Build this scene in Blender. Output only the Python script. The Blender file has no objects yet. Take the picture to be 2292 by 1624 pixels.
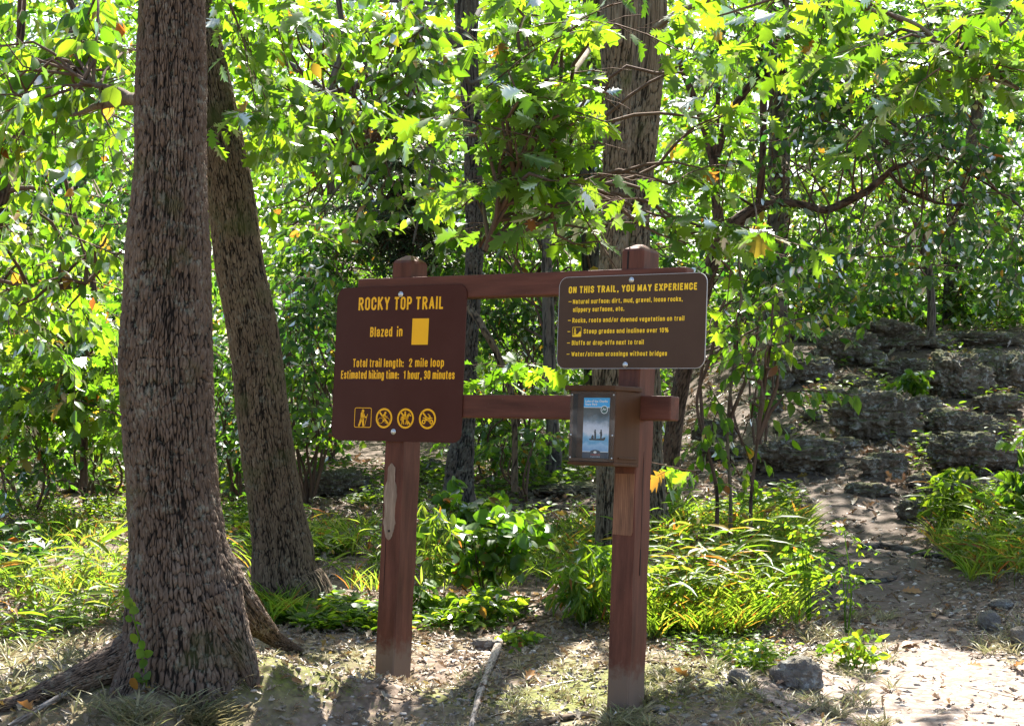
import bpy, bmesh, math, random
import numpy as np
from mathutils import Matrix, Vector

# ---------------------------------------------------------------- camera, sky, sun, exposure
SC = bpy.context.scene
R = math.radians
F, HZ, CX, CY, CAMZ = 4100., 843., 1146., 812., 1.27      # focal length and horizon in photo units
PITCH = math.atan((HZ - CY) / F)
cam = bpy.data.cameras.new("camera"); camo = bpy.data.objects.new("camera", cam)
SC.collection.objects.link(camo); SC.camera = camo
camo.location = (0, 0, CAMZ); camo.rotation_euler = (R(90) + PITCH, 0, 0)
cam.sensor_width = 36; cam.lens = 36 * F / 2292; cam.clip_end = 600; cam.clip_start = .05
SUN_EL, SUN_AZ = 52., 12.          # azimuth measured from +Y towards +X
world = bpy.data.worlds.new("World"); SC.world = world; world.use_nodes = True
nt = world.node_tree; bg = nt.nodes["Background"]
sky = nt.nodes.new("ShaderNodeTexSky"); sky.sky_type = 'NISHITA'; sky.sun_disc = False
sky.sun_elevation = R(SUN_EL); sky.sun_rotation = R(SUN_AZ); sky.air_density = 1.0; sky.dust_density = 2.0
nt.links.new(sky.outputs[0], bg.inputs[0]); bg.inputs[1].default_value = 0.075
SUNV = np.array([math.sin(R(SUN_AZ)) * math.cos(R(SUN_EL)), math.cos(R(SUN_AZ)) * math.cos(R(SUN_EL)), math.sin(R(SUN_EL))])
sl = bpy.data.lights.new("sun", 'SUN'); sl.energy = 5.0; sl.angle = R(.53); sl.color = (1, .96, .88)
so = bpy.data.objects.new("sun", sl); SC.collection.objects.link(so)
so.rotation_euler = Vector(SUNV).to_track_quat('Z', 'Y').to_euler()
SC.view_settings.view_transform = 'Standard'; SC.view_settings.look = 'None'
SC.view_settings.exposure = 2.3; SC.view_settings.gamma = 1
cy = SC.cycles
cy.max_bounces = 7; cy.diffuse_bounces = 3; cy.glossy_bounces = 2; cy.transmission_bounces = 6; cy.transparent_max_bounces = 6
cy.caustics_reflective = False; cy.caustics_refractive = False
cy.use_denoising = True
cy.sample_clamp_indirect = 6

rng = np.random.default_rng(7)
COL = SC.collection

# ---------------------------------------------------------------- helpers: photo geometry
_fw = np.array([0, math.cos(PITCH), math.sin(PITCH)]); _up = np.array([0, -math.sin(PITCH), math.cos(PITCH)])
CAM = np.array([0, 0, CAMZ])
def ray(x, y):
    return np.array([1., 0, 0]) * (x - CX) + _up * (CY - y) + _fw * F
def D(x, y, Y):
    r = ray(x, y); return CAM + r * (Y / r[1])
def unit(v):
    return v / np.maximum(np.linalg.norm(v, axis=-1, keepdims=True), 1e-9)

# ---------------------------------------------------------------- helpers: noise
def _h3(i, j, k, s):
    n = (i * 374761393 + j * 668265263 + k * 2147483647 + s * 974634777) & 0xffffffff
    n = ((n ^ (n >> 13)) * 1274126177) & 0xffffffff
    n = ((n ^ (n >> 16)) * 2246822519) & 0xffffffff
    return ((n ^ (n >> 15)) & 0xffffff) / 16777215.
def vnoise(p, s=0):
    p = np.asarray(p, float); f = np.floor(p); q = p - f; q = q * q * (3 - 2 * q); f = f.astype(np.int64)
    r = 0
    for a in (0, 1):
        for b in (0, 1):
            for c in (0, 1):
                w = (q[..., 0] if a else 1 - q[..., 0]) * (q[..., 1] if b else 1 - q[..., 1]) * (q[..., 2] if c else 1 - q[..., 2])
                r = r + w * _h3(f[..., 0] + a, f[..., 1] + b, f[..., 2] + c, s)
    return r
def fbm(p, o=4, s=0, g=.5):
    p = np.asarray(p, float); r = 0; a = 1; t = 0
    for i in range(o):
        r = r + a * (vnoise(p, s + i) - .5); t += a; a *= g; p = p * 2.03
    return r / t * 2
def worley2(a, s, Na, seed):
    ia = np.floor(a).astype(np.int64); js = np.floor(s).astype(np.int64)
    f1 = np.full(a.shape, 9.); f2 = np.full(a.shape, 9.); cid = np.zeros(a.shape)
    for di in (-1, 0, 1):
        for dj in (-2, -1, 0, 1, 2):
            ci = ia + di; cj = js + dj; cm = np.mod(ci, Na) if Na else ci
            jx = ci + .1 + .8 * _h3(cm, cj, cm * 0, seed); jy = cj + .05 + .9 * _h3(cm, cj, cm * 0 + 1, seed)
            d = np.sqrt((a - jx) ** 2 + ((s - jy) * .72) ** 2); idv = _h3(cm, cj, cm * 0 + 2, seed)
            n = d < f1
            f2 = np.where(n, f1, np.minimum(f2, d)); cid = np.where(n, idv, cid); f1 = np.where(n, d, f1)
    return f1, f2, cid
def sstep(a, b, x):
    t = np.clip((x - a) / (b - a), 0, 1); return t * t * (3 - 2 * t)

# ---------------------------------------------------------------- helpers: objects
def link(o, parent=None):
    COL.objects.link(o)
    if parent is not None: o.parent = parent
    return o
def tag(o, label=None, cat=None, group=None, kind=None):
    if label: o['label'] = label
    if cat: o['category'] = cat
    if group: o['group'] = group
    if kind: o['kind'] = kind
    return o
def thing(name, label, cat, loc=(0, 0, 0), group=None, mat=None):
    o = bpy.data.objects.new(name, None); o.empty_display_size = .1; link(o)
    if mat is not None: o.matrix_world = mat
    else: o.location = [float(c) for c in loc]
    return tag(o, label, cat, group)
def fmesh(name, V, T, mats, parent=None, smooth=False, mi=None, attr=None, origin=None):
    """V (n,3), T (m,k) with constant k; world coordinates shifted by origin"""
    V = np.asarray(V, np.float32)
    if origin is not None: V = V - np.asarray(origin, np.float32)
    T = np.asarray(T, np.int32); k = T.shape[1]
    me = bpy.data.meshes.new(name)
    me.vertices.add(len(V)); me.vertices.foreach_set('co', V.ravel())
    me.loops.add(T.size); me.loops.foreach_set('vertex_index', T.ravel())
    me.polygons.add(len(T)); me.polygons.foreach_set('loop_start', np.arange(0, T.size, k, dtype=np.int32))
    if not isinstance(mats, (list, tuple)): mats = [mats]
    for m in mats: me.materials.append(m)
    if mi is not None: me.polygons.foreach_set('material_index', np.asarray(mi, np.int32))
    if smooth: me.polygons.foreach_set('use_smooth', np.ones(len(T), bool))
    if attr is not None:
        for nm, a in attr.items():
            at = me.attributes.new(nm, 'FLOAT', 'POINT'); at.data.foreach_set('value', np.asarray(a, np.float32))
    me.update(calc_edges=True); me.validate()
    o = bpy.data.objects.new(name, me); link(o, parent)
    return o
def bmobj(name, bm, mat, parent=None, smooth=False):
    me = bpy.data.meshes.new(name); bm.normal_update(); bm.to_mesh(me); bm.free()
    me.materials.append(mat)
    if smooth:
        me.polygons.foreach_set('use_smooth', [True] * len(me.polygons))
    return link(bpy.data.objects.new(name, me), parent)
def bm_box(bm, x0, x1, y0, y1, z0, z1, bev=0, seg=2):
    r = bmesh.ops.create_cube(bm, size=1); vs = r['verts']
    for v in vs: v.co = Vector((x0 + (v.co.x + .5) * (x1 - x0), y0 + (v.co.y + .5) * (y1 - y0), z0 + (v.co.z + .5) * (z1 - z0)))
    if bev:
        es = list({e for v in vs for e in v.link_edges})
        bmesh.ops.bevel(bm, geom=es, offset=bev, segments=seg, affect='EDGES', profile=.6)

# ---------------------------------------------------------------- materials
def newmat(name):
    m = bpy.data.materials.new(name); m.use_nodes = True; n = m.node_tree
    n.nodes.clear(); out = n.nodes.new('ShaderNodeOutputMaterial')
    return m, n, out
class NB:
    def __init__(s, n): s.n = n
    def add(s, t, ins=None, **kw):
        x = s.n.nodes.new('ShaderNode' + t)
        for k, v in kw.items(): setattr(x, k, v)
        for k, v in (ins or {}).items():
            if isinstance(v, bpy.types.NodeSocket): s.n.links.new(v, x.inputs[k])
            else: x.inputs[k].default_value = v
        return x
    def ramp(s, fac, stops, interp='LINEAR'):
        x = s.n.nodes.new('ShaderNodeValToRGB'); x.color_ramp.interpolation = interp
        el = x.color_ramp.elements
        while len(el) > 1: el.remove(el[-1])
        el[0].position = stops[0][0]; el[0].color = (*stops[0][1], 1)
        for p, c in stops[1:]:
            e = el.new(p); e.color = (*c, 1)
        s.n.links.new(fac, x.inputs[0]); return x.outputs[0]
    def mix(s, f, a, b, mode='MIX'):
        x = s.n.nodes.new('ShaderNodeMix'); x.data_type = 'RGBA'; x.blend_type = mode
        for i, v in ((0, f), (6, a), (7, b)):
            if isinstance(v, bpy.types.NodeSocket): s.n.links.new(v, x.inputs[i])
            else: x.inputs[i].default_value = v if i == 0 else (*v, 1) if len(v) == 3 else v
        return x.outputs[2]
    def coord(s, scale=(1, 1, 1), which='Object'):
        tc = s.add('TexCoord'); mp = s.add('Mapping', {'Vector': tc.outputs[which], 'Scale': scale}); return mp.outputs[0]
    def noise(s, vec, scale, detail=4, rough=.6):
        return s.add('TexNoise', {'Vector': vec, 'Scale': scale, 'Detail': detail, 'Roughness': rough}).outputs[0]

def leaf_mat(name, greens, trans, autumn=.04, gloss=.055, mixf=.55, rough=.36):
    m, n, out = newmat(name); b = NB(n)
    g = b.add('NewGeometry'); rnd = g.outputs['Random Per Island']
    k = len(greens)
    st = [(i / (k - 1) * (1 - autumn - .01), c) for i, c in enumerate(greens)]
    tt = [(i / (k - 1) * (1 - autumn - .01), c) for i, c in enumerate(trans)]
    if autumn > 0:
        st += [(1 - autumn, (.25, .16, .03)), (1, (.22, .07, .03))]; tt += [(1 - autumn, (.65, .45, .04)), (1, (.5, .14, .02))]
    c1 = b.ramp(rnd, st); c2 = b.ramp(rnd, tt)
    v = b.coord(); nz = b.noise(v, 60, 2)
    c1 = b.mix(.25, c1, b.ramp(nz, [(.3, (.03, .05, .02)), (.7, (.12, .16, .05))]))
    df = b.add('BsdfDiffuse', {'Color': c1}); tr = b.add('BsdfTranslucent', {'Color': c2})
    mx = b.add('MixShader', {0: mixf, 1: df.outputs[0], 2: tr.outputs[0]})
    gl = b.add('BsdfGlossy', {'Color': (1, 1, 1, 1), 'Roughness': rough})
    lw = b.add('Fresnel', {'IOR': 1.4})
    f = b.add('Math', {0: lw.outputs[0], 1: gloss * 7}, operation='MULTIPLY')
    mm = b.add('MixShader', {0: f.outputs[0], 1: mx.outputs[0], 2: gl.outputs[0]})
    n.links.new(mm.outputs[0], out.inputs[0]); return m
G1 = [(.035, .075, .012), (.055, .11, .016), (.075, .14, .02)]
LEAF_OAK = leaf_mat('oak_leaf', G1, [(.12, .3, .007), (.22, .42, .01), (.34, .53, .016)], .015)
LEAF_OVAL = leaf_mat('oval_leaf', [(.03, .07, .016), (.045, .1, .02), (.07, .13, .02)], [(.12, .3, .01), (.22, .44, .012), (.38, .56, .02)], .03)
LEAF_DARK = leaf_mat('small_leaf', [(.022, .055, .018), (.035, .08, .02), (.05, .1, .02)], [(.04, .15, .012), (.08, .23, .014), (.18, .36, .018)], .012, gloss=.06)
LEAF_FAR = leaf_mat('distant_leaf', [(.03, .07, .02), (.05, .11, .02), (.08, .14, .02)], [(.1, .27, .012), (.2, .42, .015), (.36, .54, .025)], .03)
LEAF_CEDAR = leaf_mat('cedar_leaf', [(.02, .04, .018), (.03, .055, .025)], [(.03, .07, .02), (.05, .1, .03)], 0, mixf=.25, gloss=.04)
LEAF_HERB = leaf_mat('herb_leaf', [(.04, .09, .015), (.06, .13, .02), (.09, .16, .02)], [(.16, .34, .012), (.28, .46, .015), (.42, .54, .02)], .04, gloss=.025)
LEAF_GRASS = leaf_mat('grass_blade', [(.05, .1, .012), (.08, .14, .015), (.12, .17, .02)], [(.18, .36, .012), (.3, .46, .02), (.42, .5, .05)], .15, gloss=.03)
LEAF_DRY = leaf_mat('dry_blade', [(.3, .25, .14), (.4, .34, .2), (.22, .24, .09)], [(.3, .25, .1), (.35, .3, .15), (.25, .3, .08)], 0, mixf=.35)
LITTER = leaf_mat('dead_leaf', [(.13, .085, .055), (.24, .17, .12), (.36, .3, .24), (.2, .1, .05), (.32, .26, .21)], [(.2, .1, .04)] * 5, .06, gloss=.07, mixf=.15, rough=.5)

def bark_mat(name, dark, mid, light, lichen=.3, moss=0.0):
    m, n, out = newmat(name); b = NB(n)
    at = b.add('Attribute', attribute_name='h').outputs['Fac']; idn = b.add('Attribute', attribute_name='cid').outputs['Fac']
    v = b.coord(); vz = b.coord((1, 1, .35))
    nz = b.ramp(b.mix(.45, b.noise(vz, 70, 5, .7), b.noise(vz, 5, 4, .7)), [(.36, (0, 0, 0)), (.64, (1, 1, 1))])
    c = b.mix(nz, mid, light); c = b.mix(b.ramp(idn, [(0, (0, 0, 0)), (1, (.7, .7, .7))]), c, b.mix(.5, mid, (.12, .07, .045)))
    c = b.mix(b.ramp(at, [(.0, (1, 1, 1)), (.36, (1, 1, 1)), (.55, (.4, .4, .4)), (.7, (0, 0, 0))]), c, dark)
    ln = b.noise(v, 9, 5, .7); ln2 = b.noise(v, 45, 3, .7)
    lf = b.ramp(b.mix(.5, ln, ln2), [(.56 - .1 * lichen, (0, 0, 0)), (.64 - .08 * lichen, (1, 1, 1))])
    f = b.add('Math', {0: lf, 1: lichen}, operation='MULTIPLY').outputs[0]
    c = b.mix(f, c, (.3, .33, .27))
    if moss: c = b.mix(b.ramp(b.noise(v, 3, 3), [(.62 - moss * .2, (0, 0, 0)), (.75, (.8, .8, .8))]), c, (.06, .07, .02))
    bp = b.add('Bump', {'Height': b.noise(vz, 160, 4, .7), 'Strength': .5, 'Distance': .004})
    p = b.add('BsdfPrincipled', {'Base Color': c, 'Roughness': .9, 'Normal': bp.outputs[0]})
    p.inputs['Specular IOR Level'].default_value = .2
    n.links.new(p.outputs[0], out.inputs[0]); return m
BARK_A = bark_mat('oak_bark', (.009, .0065, .005), (.062, .042, .03), (.215, .162, .124), .3, .2)
BARK_B = bark_mat('pale_oak_bark', (.012, .008, .005), (.08, .056, .036), (.225, .168, .112), .2, .35)
BARK_C = bark_mat('dark_block_bark', (.012, .011, .01), (.06, .055, .05), (.13, .12, .105), .3)
BARK_D = bark_mat('grey_bark', (.022, .016, .01), (.14, .106, .07), (.29, .23, .16), .3, .1)
BARK_E = bark_mat('brown_twig_bark', (.03, .018, .012), (.085, .05, .035), (.14, .09, .065), .15)
BARK_G = bark_mat('distant_bark', (.035, .03, .026), (.11, .095, .08), (.2, .17, .145), .3)

def paint_mat(name, col, rough=.45, var=.25, scale=18, spec=.4, stretch=(1, 1, .12), bump=.25, dirt=0.):
    m, n, out = newmat(name); b = NB(n)
    v = b.coord(stretch); nz = b.noise(v, scale, 5, .65)
    dk = tuple(c * (1 - var) for c in col); lt = tuple(min(1, c * (1 + var) + .004) for c in col)
    c = b.mix(b.ramp(nz, [(.3, (0, 0, 0)), (.7, (1, 1, 1))]), dk, lt)
    v2 = b.coord(); sp = b.noise(v2, 240, 2); c = b.mix(b.ramp(sp, [(.71, (0, 0, 0)), (.76, (.5, .5, .5))]), c, (.25, .2, .16))
    if dirt:
        z = b.add('SeparateXYZ', {0: b.add('TexCoord').outputs['Object']}).outputs[2]
        zz = b.add('Math', {0: z, 1: b.noise(v2, 14, 4), 2: -.0}, operation='SUBTRACT').outputs[0]
        c = b.mix(b.ramp(zz, [(-.0, (.0, .0, .0)), (.001, (1, 1, 1))]), c, c)
        q = b.add('Math', {0: z, 1: 5.}, operation='MULTIPLY').outputs[0]
        q = b.add('Math', {0: q, 1: b.noise(v2, 25, 4)}, operation='SUBTRACT').outputs[0]
        c = b.mix(b.ramp(q, [(.0, (.75, .75, .75)), (.35, (0, 0, 0))]), c, (.16, .12, .09))
    bp = b.add('Bump', {'Height': nz, 'Strength': bump, 'Distance': .003})
    p = b.add('BsdfPrincipled', {'Base Color': c, 'Roughness': rough, 'Normal': bp.outputs[0]})
    p.inputs['Specular IOR Level'].default_value = spec
    n.links.new(p.outputs[0], out.inputs[0]); return m
WOOD_PAINT = paint_mat('weathered_red_brown_paint', (.1, .033, .0195), .55, .42, 26, .18, dirt=1)
RAIL_PAINT = paint_mat('weathered_rail_paint', (.1, .032, .019), .55, .4, 24, .18, (.1, 1, 1))
BOX_PAINT = paint_mat('brown_box_paint', (.062, .026, .01), .55, .2, 14, .12)
SIGN_RED = paint_mat('dark_red_brown_sheet', (.056, .0125, .006), .5, .06, 6, .18, (1, 1, 1), .03)
SIGN_BRN = paint_mat('dark_brown_sheet', (.062, .031, .017), .5, .05, 6, .2, (1, 1, 1), .03)
YELLOW = paint_mat('yellow_lettering', (.92, .45, .004), .45, .04, 6, .3, (1, 1, 1), 0)
YELLOW2 = paint_mat('lemon_lettering', (.92, .56, .012), .45, .04, 6, .3, (1, 1, 1), 0)
EDGE = paint_mat('bare_metal_edge', (.35, .33, .32), .4, .1, 30, .5, (1, 1, 1), 0)
DARKC = paint_mat('dark_wood_crack', (.008, .004, .003), .9, .1)
def simple(name, col, rough=.5, metal=0., spec=.5):
    m, n, out = newmat(name); b = NB(n)
    c = b.mix(b.noise(b.coord(), 35, 3), tuple(x * .85 for x in col), tuple(min(1, x * 1.12) for x in col))
    p = b.add('BsdfPrincipled', {'Base Color': c, 'Roughness': rough, 'Metallic': metal}); p.inputs['Specular IOR Level'].default_value = spec
    n.links.new(p.outputs[0], out.inputs[0]); return m
STEEL = simple('zinc_bolt', (.6, .61, .62), .35, .8)
BARE = bark_mat('x', (0, 0, 0), (0, 0, 0), (0, 0, 0))
def barewood(name, a, c_):
    m, n, out = newmat(name); b = NB(n)
    w = b.add('TexWave', {'Vector': b.coord((1, 1, .06)), 'Scale': 55, 'Distortion': 6, 'Detail': 4, 'Detail Scale': 1.5}); w.bands_direction = 'X'
    c = b.mix(w.outputs['Fac'], a, c_); c = b.mix(b.ramp(b.noise(b.coord((1, 1, .2)), 30, 4), [(.35, (.6, .6, .6)), (.6, (0, 0, 0))]), c, tuple(x * .5 for x in a))
    p = b.add('BsdfPrincipled', {'Base Color': c, 'Roughness': .8}); n.links.new(p.outputs[0], out.inputs[0]); return m
BARE = barewood('weathered_bare_wood', (.2, .12, .075), (.42, .32, .24))
BARE2 = barewood('orange_bare_wood', (.13, .05, .025), (.3, .14, .07))

# ground
def ground_mat(name, path=False):
    m, n, out = newmat(name); b = NB(n); v = b.coord()
    big = b.noise(v, 1.1, 4); mid = b.noise(v, 6, 5, .7); fin = b.noise(v, 55, 5, .75)
    vo = b.add('TexVoronoi', {'Vector': v, 'Scale': 38, 'Randomness': 1}); vc = vo.outputs['Color']; vd = vo.outputs['Distance']
    sp = b.add('SeparateColor', {0: vc}).outputs[0]
    if path:
        c = b.ramp(sp, [(0, (.15, .105, .08)), (.5, (.24, .185, .15)), (1, (.42, .36, .31))])
        c = b.mix(b.ramp(mid, [(.3, (0, 0, 0)), (.65, (.6, .6, .6))]), c, (.2, .145, .115))
    else:
        c = b.ramp(sp, [(0, (.06, .04, .027)), (.35, (.13, .088, .06)), (.7, (.22, .16, .118)), (1, (.38, .31, .25))])
        c = b.mix(b.ramp(mid, [(.3, (0, 0, 0)), (.7, (.8, .8, .8))]), c, (.15, .105, .075))
        mo = b.ramp(b.mix(.35, big, fin), [(.43, (0, 0, 0)), (.5, (1, 1, 1))])
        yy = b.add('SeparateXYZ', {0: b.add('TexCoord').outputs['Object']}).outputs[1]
        nr = b.add('MapRange', {0: yy, 1: 8.6, 2: 7.5, 3: 0., 4: .95}).outputs[0]
        mo = b.mix(1, mo, nr, 'MULTIPLY')
        c = b.mix(mo, c, b.mix(b.ramp(fin, [(.3, (0, 0, 0)), (.7, (1, 1, 1))]), (.045, .06, .01), (.2, .21, .04)))
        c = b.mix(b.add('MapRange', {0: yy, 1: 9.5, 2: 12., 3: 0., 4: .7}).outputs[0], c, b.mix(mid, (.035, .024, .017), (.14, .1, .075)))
        mo2 = 0
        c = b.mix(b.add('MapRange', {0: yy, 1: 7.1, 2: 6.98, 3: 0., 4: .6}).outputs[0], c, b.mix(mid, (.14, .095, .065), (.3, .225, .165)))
    c = b.mix(b.ramp(vd, [(.35, (0, 0, 0)), (.8, (.35, .35, .35))]), c, (.07, .05, .035))
    if path:
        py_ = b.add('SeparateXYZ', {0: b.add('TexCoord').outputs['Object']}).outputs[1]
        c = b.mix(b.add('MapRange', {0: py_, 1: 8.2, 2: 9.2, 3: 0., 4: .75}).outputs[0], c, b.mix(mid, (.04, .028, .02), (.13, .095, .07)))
    hh = b.mix(.5, vd, fin)
    bp = b.add('Bump', {'Height': hh, 'Strength': .45, 'Distance': .015}); bp.invert = True
    p = b.add('BsdfPrincipled', {'Base Color': c, 'Roughness': .9, 'Normal': bp.outputs[0]}); p.inputs['Specular IOR Level'].default_value = .2
    n.links.new(p.outputs[0], out.inputs[0]); return m
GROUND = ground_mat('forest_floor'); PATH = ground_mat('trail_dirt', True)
def rock_mat(name, a, c_, moss=.5):
    m, n, out = newmat(name); b = NB(n); v = b.coord()
    n1 = b.noise(v, 5, 6, .75); n2 = b.noise(v, 28, 5, .75)
    c = b.mix(b.ramp(b.mix(.5, n1, n2), [(.35, (0, 0, 0)), (.65, (1, 1, 1))]), a, c_)
    c = b.mix(b.ramp(b.noise(v, 14, 4, .7), [(.55, (0, 0, 0)), (.6, (.8, .8, .8))]), c, (.42, .41, .38))
    g = b.add('NewGeometry'); nz = b.add('SeparateXYZ', {0: g.outputs['Normal']}).outputs[2]
    f = b.add('Math', {0: nz, 1: b.noise(v, 3.5, 4)}, operation='MULTIPLY').outputs[0]
    c = b.mix(b.ramp(f, [(.26, (0, 0, 0)), (.36, (moss, moss, moss))]), c, b.mix(n2, (.04, .05, .012), (.13, .14, .04)))
    bp = b.add('Bump', {'Height': n2, 'Strength': 1, 'Distance': .03})
    p = b.add('BsdfPrincipled', {'Base Color': c, 'Roughness': .9, 'Normal': bp.outputs[0]}); p.inputs['Specular IOR Level'].default_value = .2
    n.links.new(p.outputs[0], out.inputs[0]); return m
ROCK = rock_mat('pitted_limestone', (.034, .025, .018), (.32, .265, .205), .7)
ROCK2 = rock_mat('smooth_grey_stone', (.12, .1, .085), (.28, .245, .215), .2)

# ---------------------------------------------------------------- terrain
def height(x, y, detail=True):
    x = np.asarray(x, float); y = np.asarray(y, float)
    z = .042 * (np.minimum(y, 17) - 7.1) + .02 * np.clip(y - 17, 0, 60)
    m = sstep(.4, 3.2, x) * sstep(10.5, 13, y)
    e = np.interp(y, [10.5, 13, 16, 20, 22.5, 27, 40, 90], [0, .12, .38, .85, 1.3, 1.55, 2.0, 3.0])
    z = z + m * e
    z = z - np.clip(7 - y, 0, .3) * .1
    # root mound of the great oak and the cut bank below it
    z = z + .12 * np.exp(-((x + 1.32) / .62) ** 2 - ((y - 7.25) / .55) ** 2)
    lip = sstep(-1.3, -1.12, x) * sstep(-.3, -.5, x)
    edge = 7.2 + .015 * np.sin(x * 9) + .03 * fbm(np.stack([x * 5, x * 0, x * 0], -1), 3, 99)
    z = z + lip * .05 * sstep(7.6, 7.25, y) - lip * .15 * sstep(edge + .08, edge - .42, y)
    z = z - sstep(-.2, .3, x) * .12 * sstep(6.72, 6.4, y)
    z = z - sstep(6.5, 5.2, y) * .25
    z = z - .075 * np.exp(-((x + .52) ** 2 + (y - 7.66) ** 2) / .1) - .03 * np.exp(-((x - .42) ** 2 + (y - 7.05) ** 2) / .08)
    # trail worn slightly into the slope
    z = z - .05 * sstep(.75, .35, np.abs(x - path_x(y))) * sstep(15, 12, y)
    if detail:
        p = np.stack([x, y, x * 0], -1)
        z = z + .035 * fbm(p * 1.3, 4, 3) + .012 * fbm(p * 9, 3, 9)
        z = z + sstep(11, 15, y) * .12 * fbm(p * .9, 4, 31)
        z = z + .035 * sstep(7.3, 7.1, y) * lip * fbm(np.stack([x, y * 1.2, x * 0], -1) * 22, 4, 51, .75)
    return z
def path_x(y):
    return np.interp(y, [5, 6.7, 7.5, 8.6, 10, 11.5, 13, 14.5, 16, 19, 24], [1.75, 1.72, 1.7, 1.85, 2.05, 2.3, 2.42, 2.5, 2.1, 2.6, 4.2])
def hit(px, py, y0=5.5, y1=60):
    r = ray(px, py); ys = np.linspace(y0, y1, 4000)
    X = r[0] / r[1] * ys; Z = CAMZ + r[2] / r[1] * ys
    g = Z < height(X, ys)
    i = int(np.argmax(g)) if g.any() else len(ys) - 1
    return np.array([X[i], ys[i], float(height(X[i], ys[i]))])
def grid_sheet(name, xs, ys, mat, dz=0., mask=None, parent=None):
    X, Y = np.meshgrid(xs, ys); Z = height(X, Y) + dz
    V = np.stack([X, Y, Z], -1).reshape(-1, 3)
    i = np.arange((len(ys) - 1) * (len(xs) - 1)); r = i // (len(xs) - 1); c = i % (len(xs) - 1); a = r * len(xs) + c
    Fq = np.stack([a, a + 1, a + 1 + len(xs), a + len(xs)], -1)
    if mask is not None:
        cen = V[Fq].mean(1); Fq = Fq[mask(cen)]
        u, inv = np.unique(Fq, return_inverse=True); V = V[u]; Fq = inv.reshape(Fq.shape)
    return fmesh(name, V, Fq, mat, parent, smooth=True)
xs = np.concatenate([-np.geomspace(2.6, 160, 60)[::-1], np.arange(-2.55, 3.4, .022), np.geomspace(3.42, 160, 60)])
ys = np.concatenate([-np.geomspace(1, 100, 20)[::-1] + 0, np.linspace(0, 6.2, 20), np.arange(6.3, 9.5, .016), np.arange(9.52, 15, .05), np.arange(15.1, 30, .14), np.geomspace(30.2, 260, 50)])
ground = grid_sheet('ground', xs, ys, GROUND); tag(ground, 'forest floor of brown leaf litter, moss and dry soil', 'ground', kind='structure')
def pmask(c):
    w = np.interp(c[:, 1], [6, 7.4, 8.4, 9.5, 12, 15, 24], [.72, .66, .4, .3, .3, .35, .4])
    n = fbm(np.stack([c[:, 0], c[:, 1], c[:, 0] * 0], -1) * 2.2, 4, 77) * .35
    return np.abs(c[:, 0] - path_x(c[:, 1])) < w + n * w
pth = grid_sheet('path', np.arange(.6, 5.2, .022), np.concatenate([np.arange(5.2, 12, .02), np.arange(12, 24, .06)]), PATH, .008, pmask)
tag(pth, 'pale stony dirt footpath climbing between the rocks', 'path', kind='structure')

# ---------------------------------------------------------------- trunks and limbs
def smooth_path(P, Rr, step):
    P = np.asarray(P, float); Rr = np.asarray(Rr, float)
    L = np.concatenate([[0], np.cumsum(np.linalg.norm(np.diff(P, axis=0), axis=1))])
    if callable(step):
        s = [0.]
        while s[-1] < L[-1]: s.append(s[-1] + step(np.interp(s[-1], L, P[:, 2])))
        s = np.array(s); s = s * L[-1] / s[-1]
    else: s = np.linspace(0, L[-1], max(3, int(L[-1] / step) + 1))
    def cr(A):
        i = np.clip(np.searchsorted(L, s, 'right') - 1, 0, len(L) - 2); t = (s - L[i]) / (L[i + 1] - L[i])
        m = np.gradient(A, L, axis=0)
        h = L[i + 1] - L[i]
        if A.ndim > 1: t = t[:, None]; h = h[:, None]
        return (2*t**3-3*t**2+1)*A[i] + (t**3-2*t**2+t)*h*m[i] + (-2*t**3+3*t**2)*A[i+1] + (t**3-t**2)*h*m[i+1]
    return cr(P), np.maximum(cr(Rr), 1e-4), s
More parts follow.
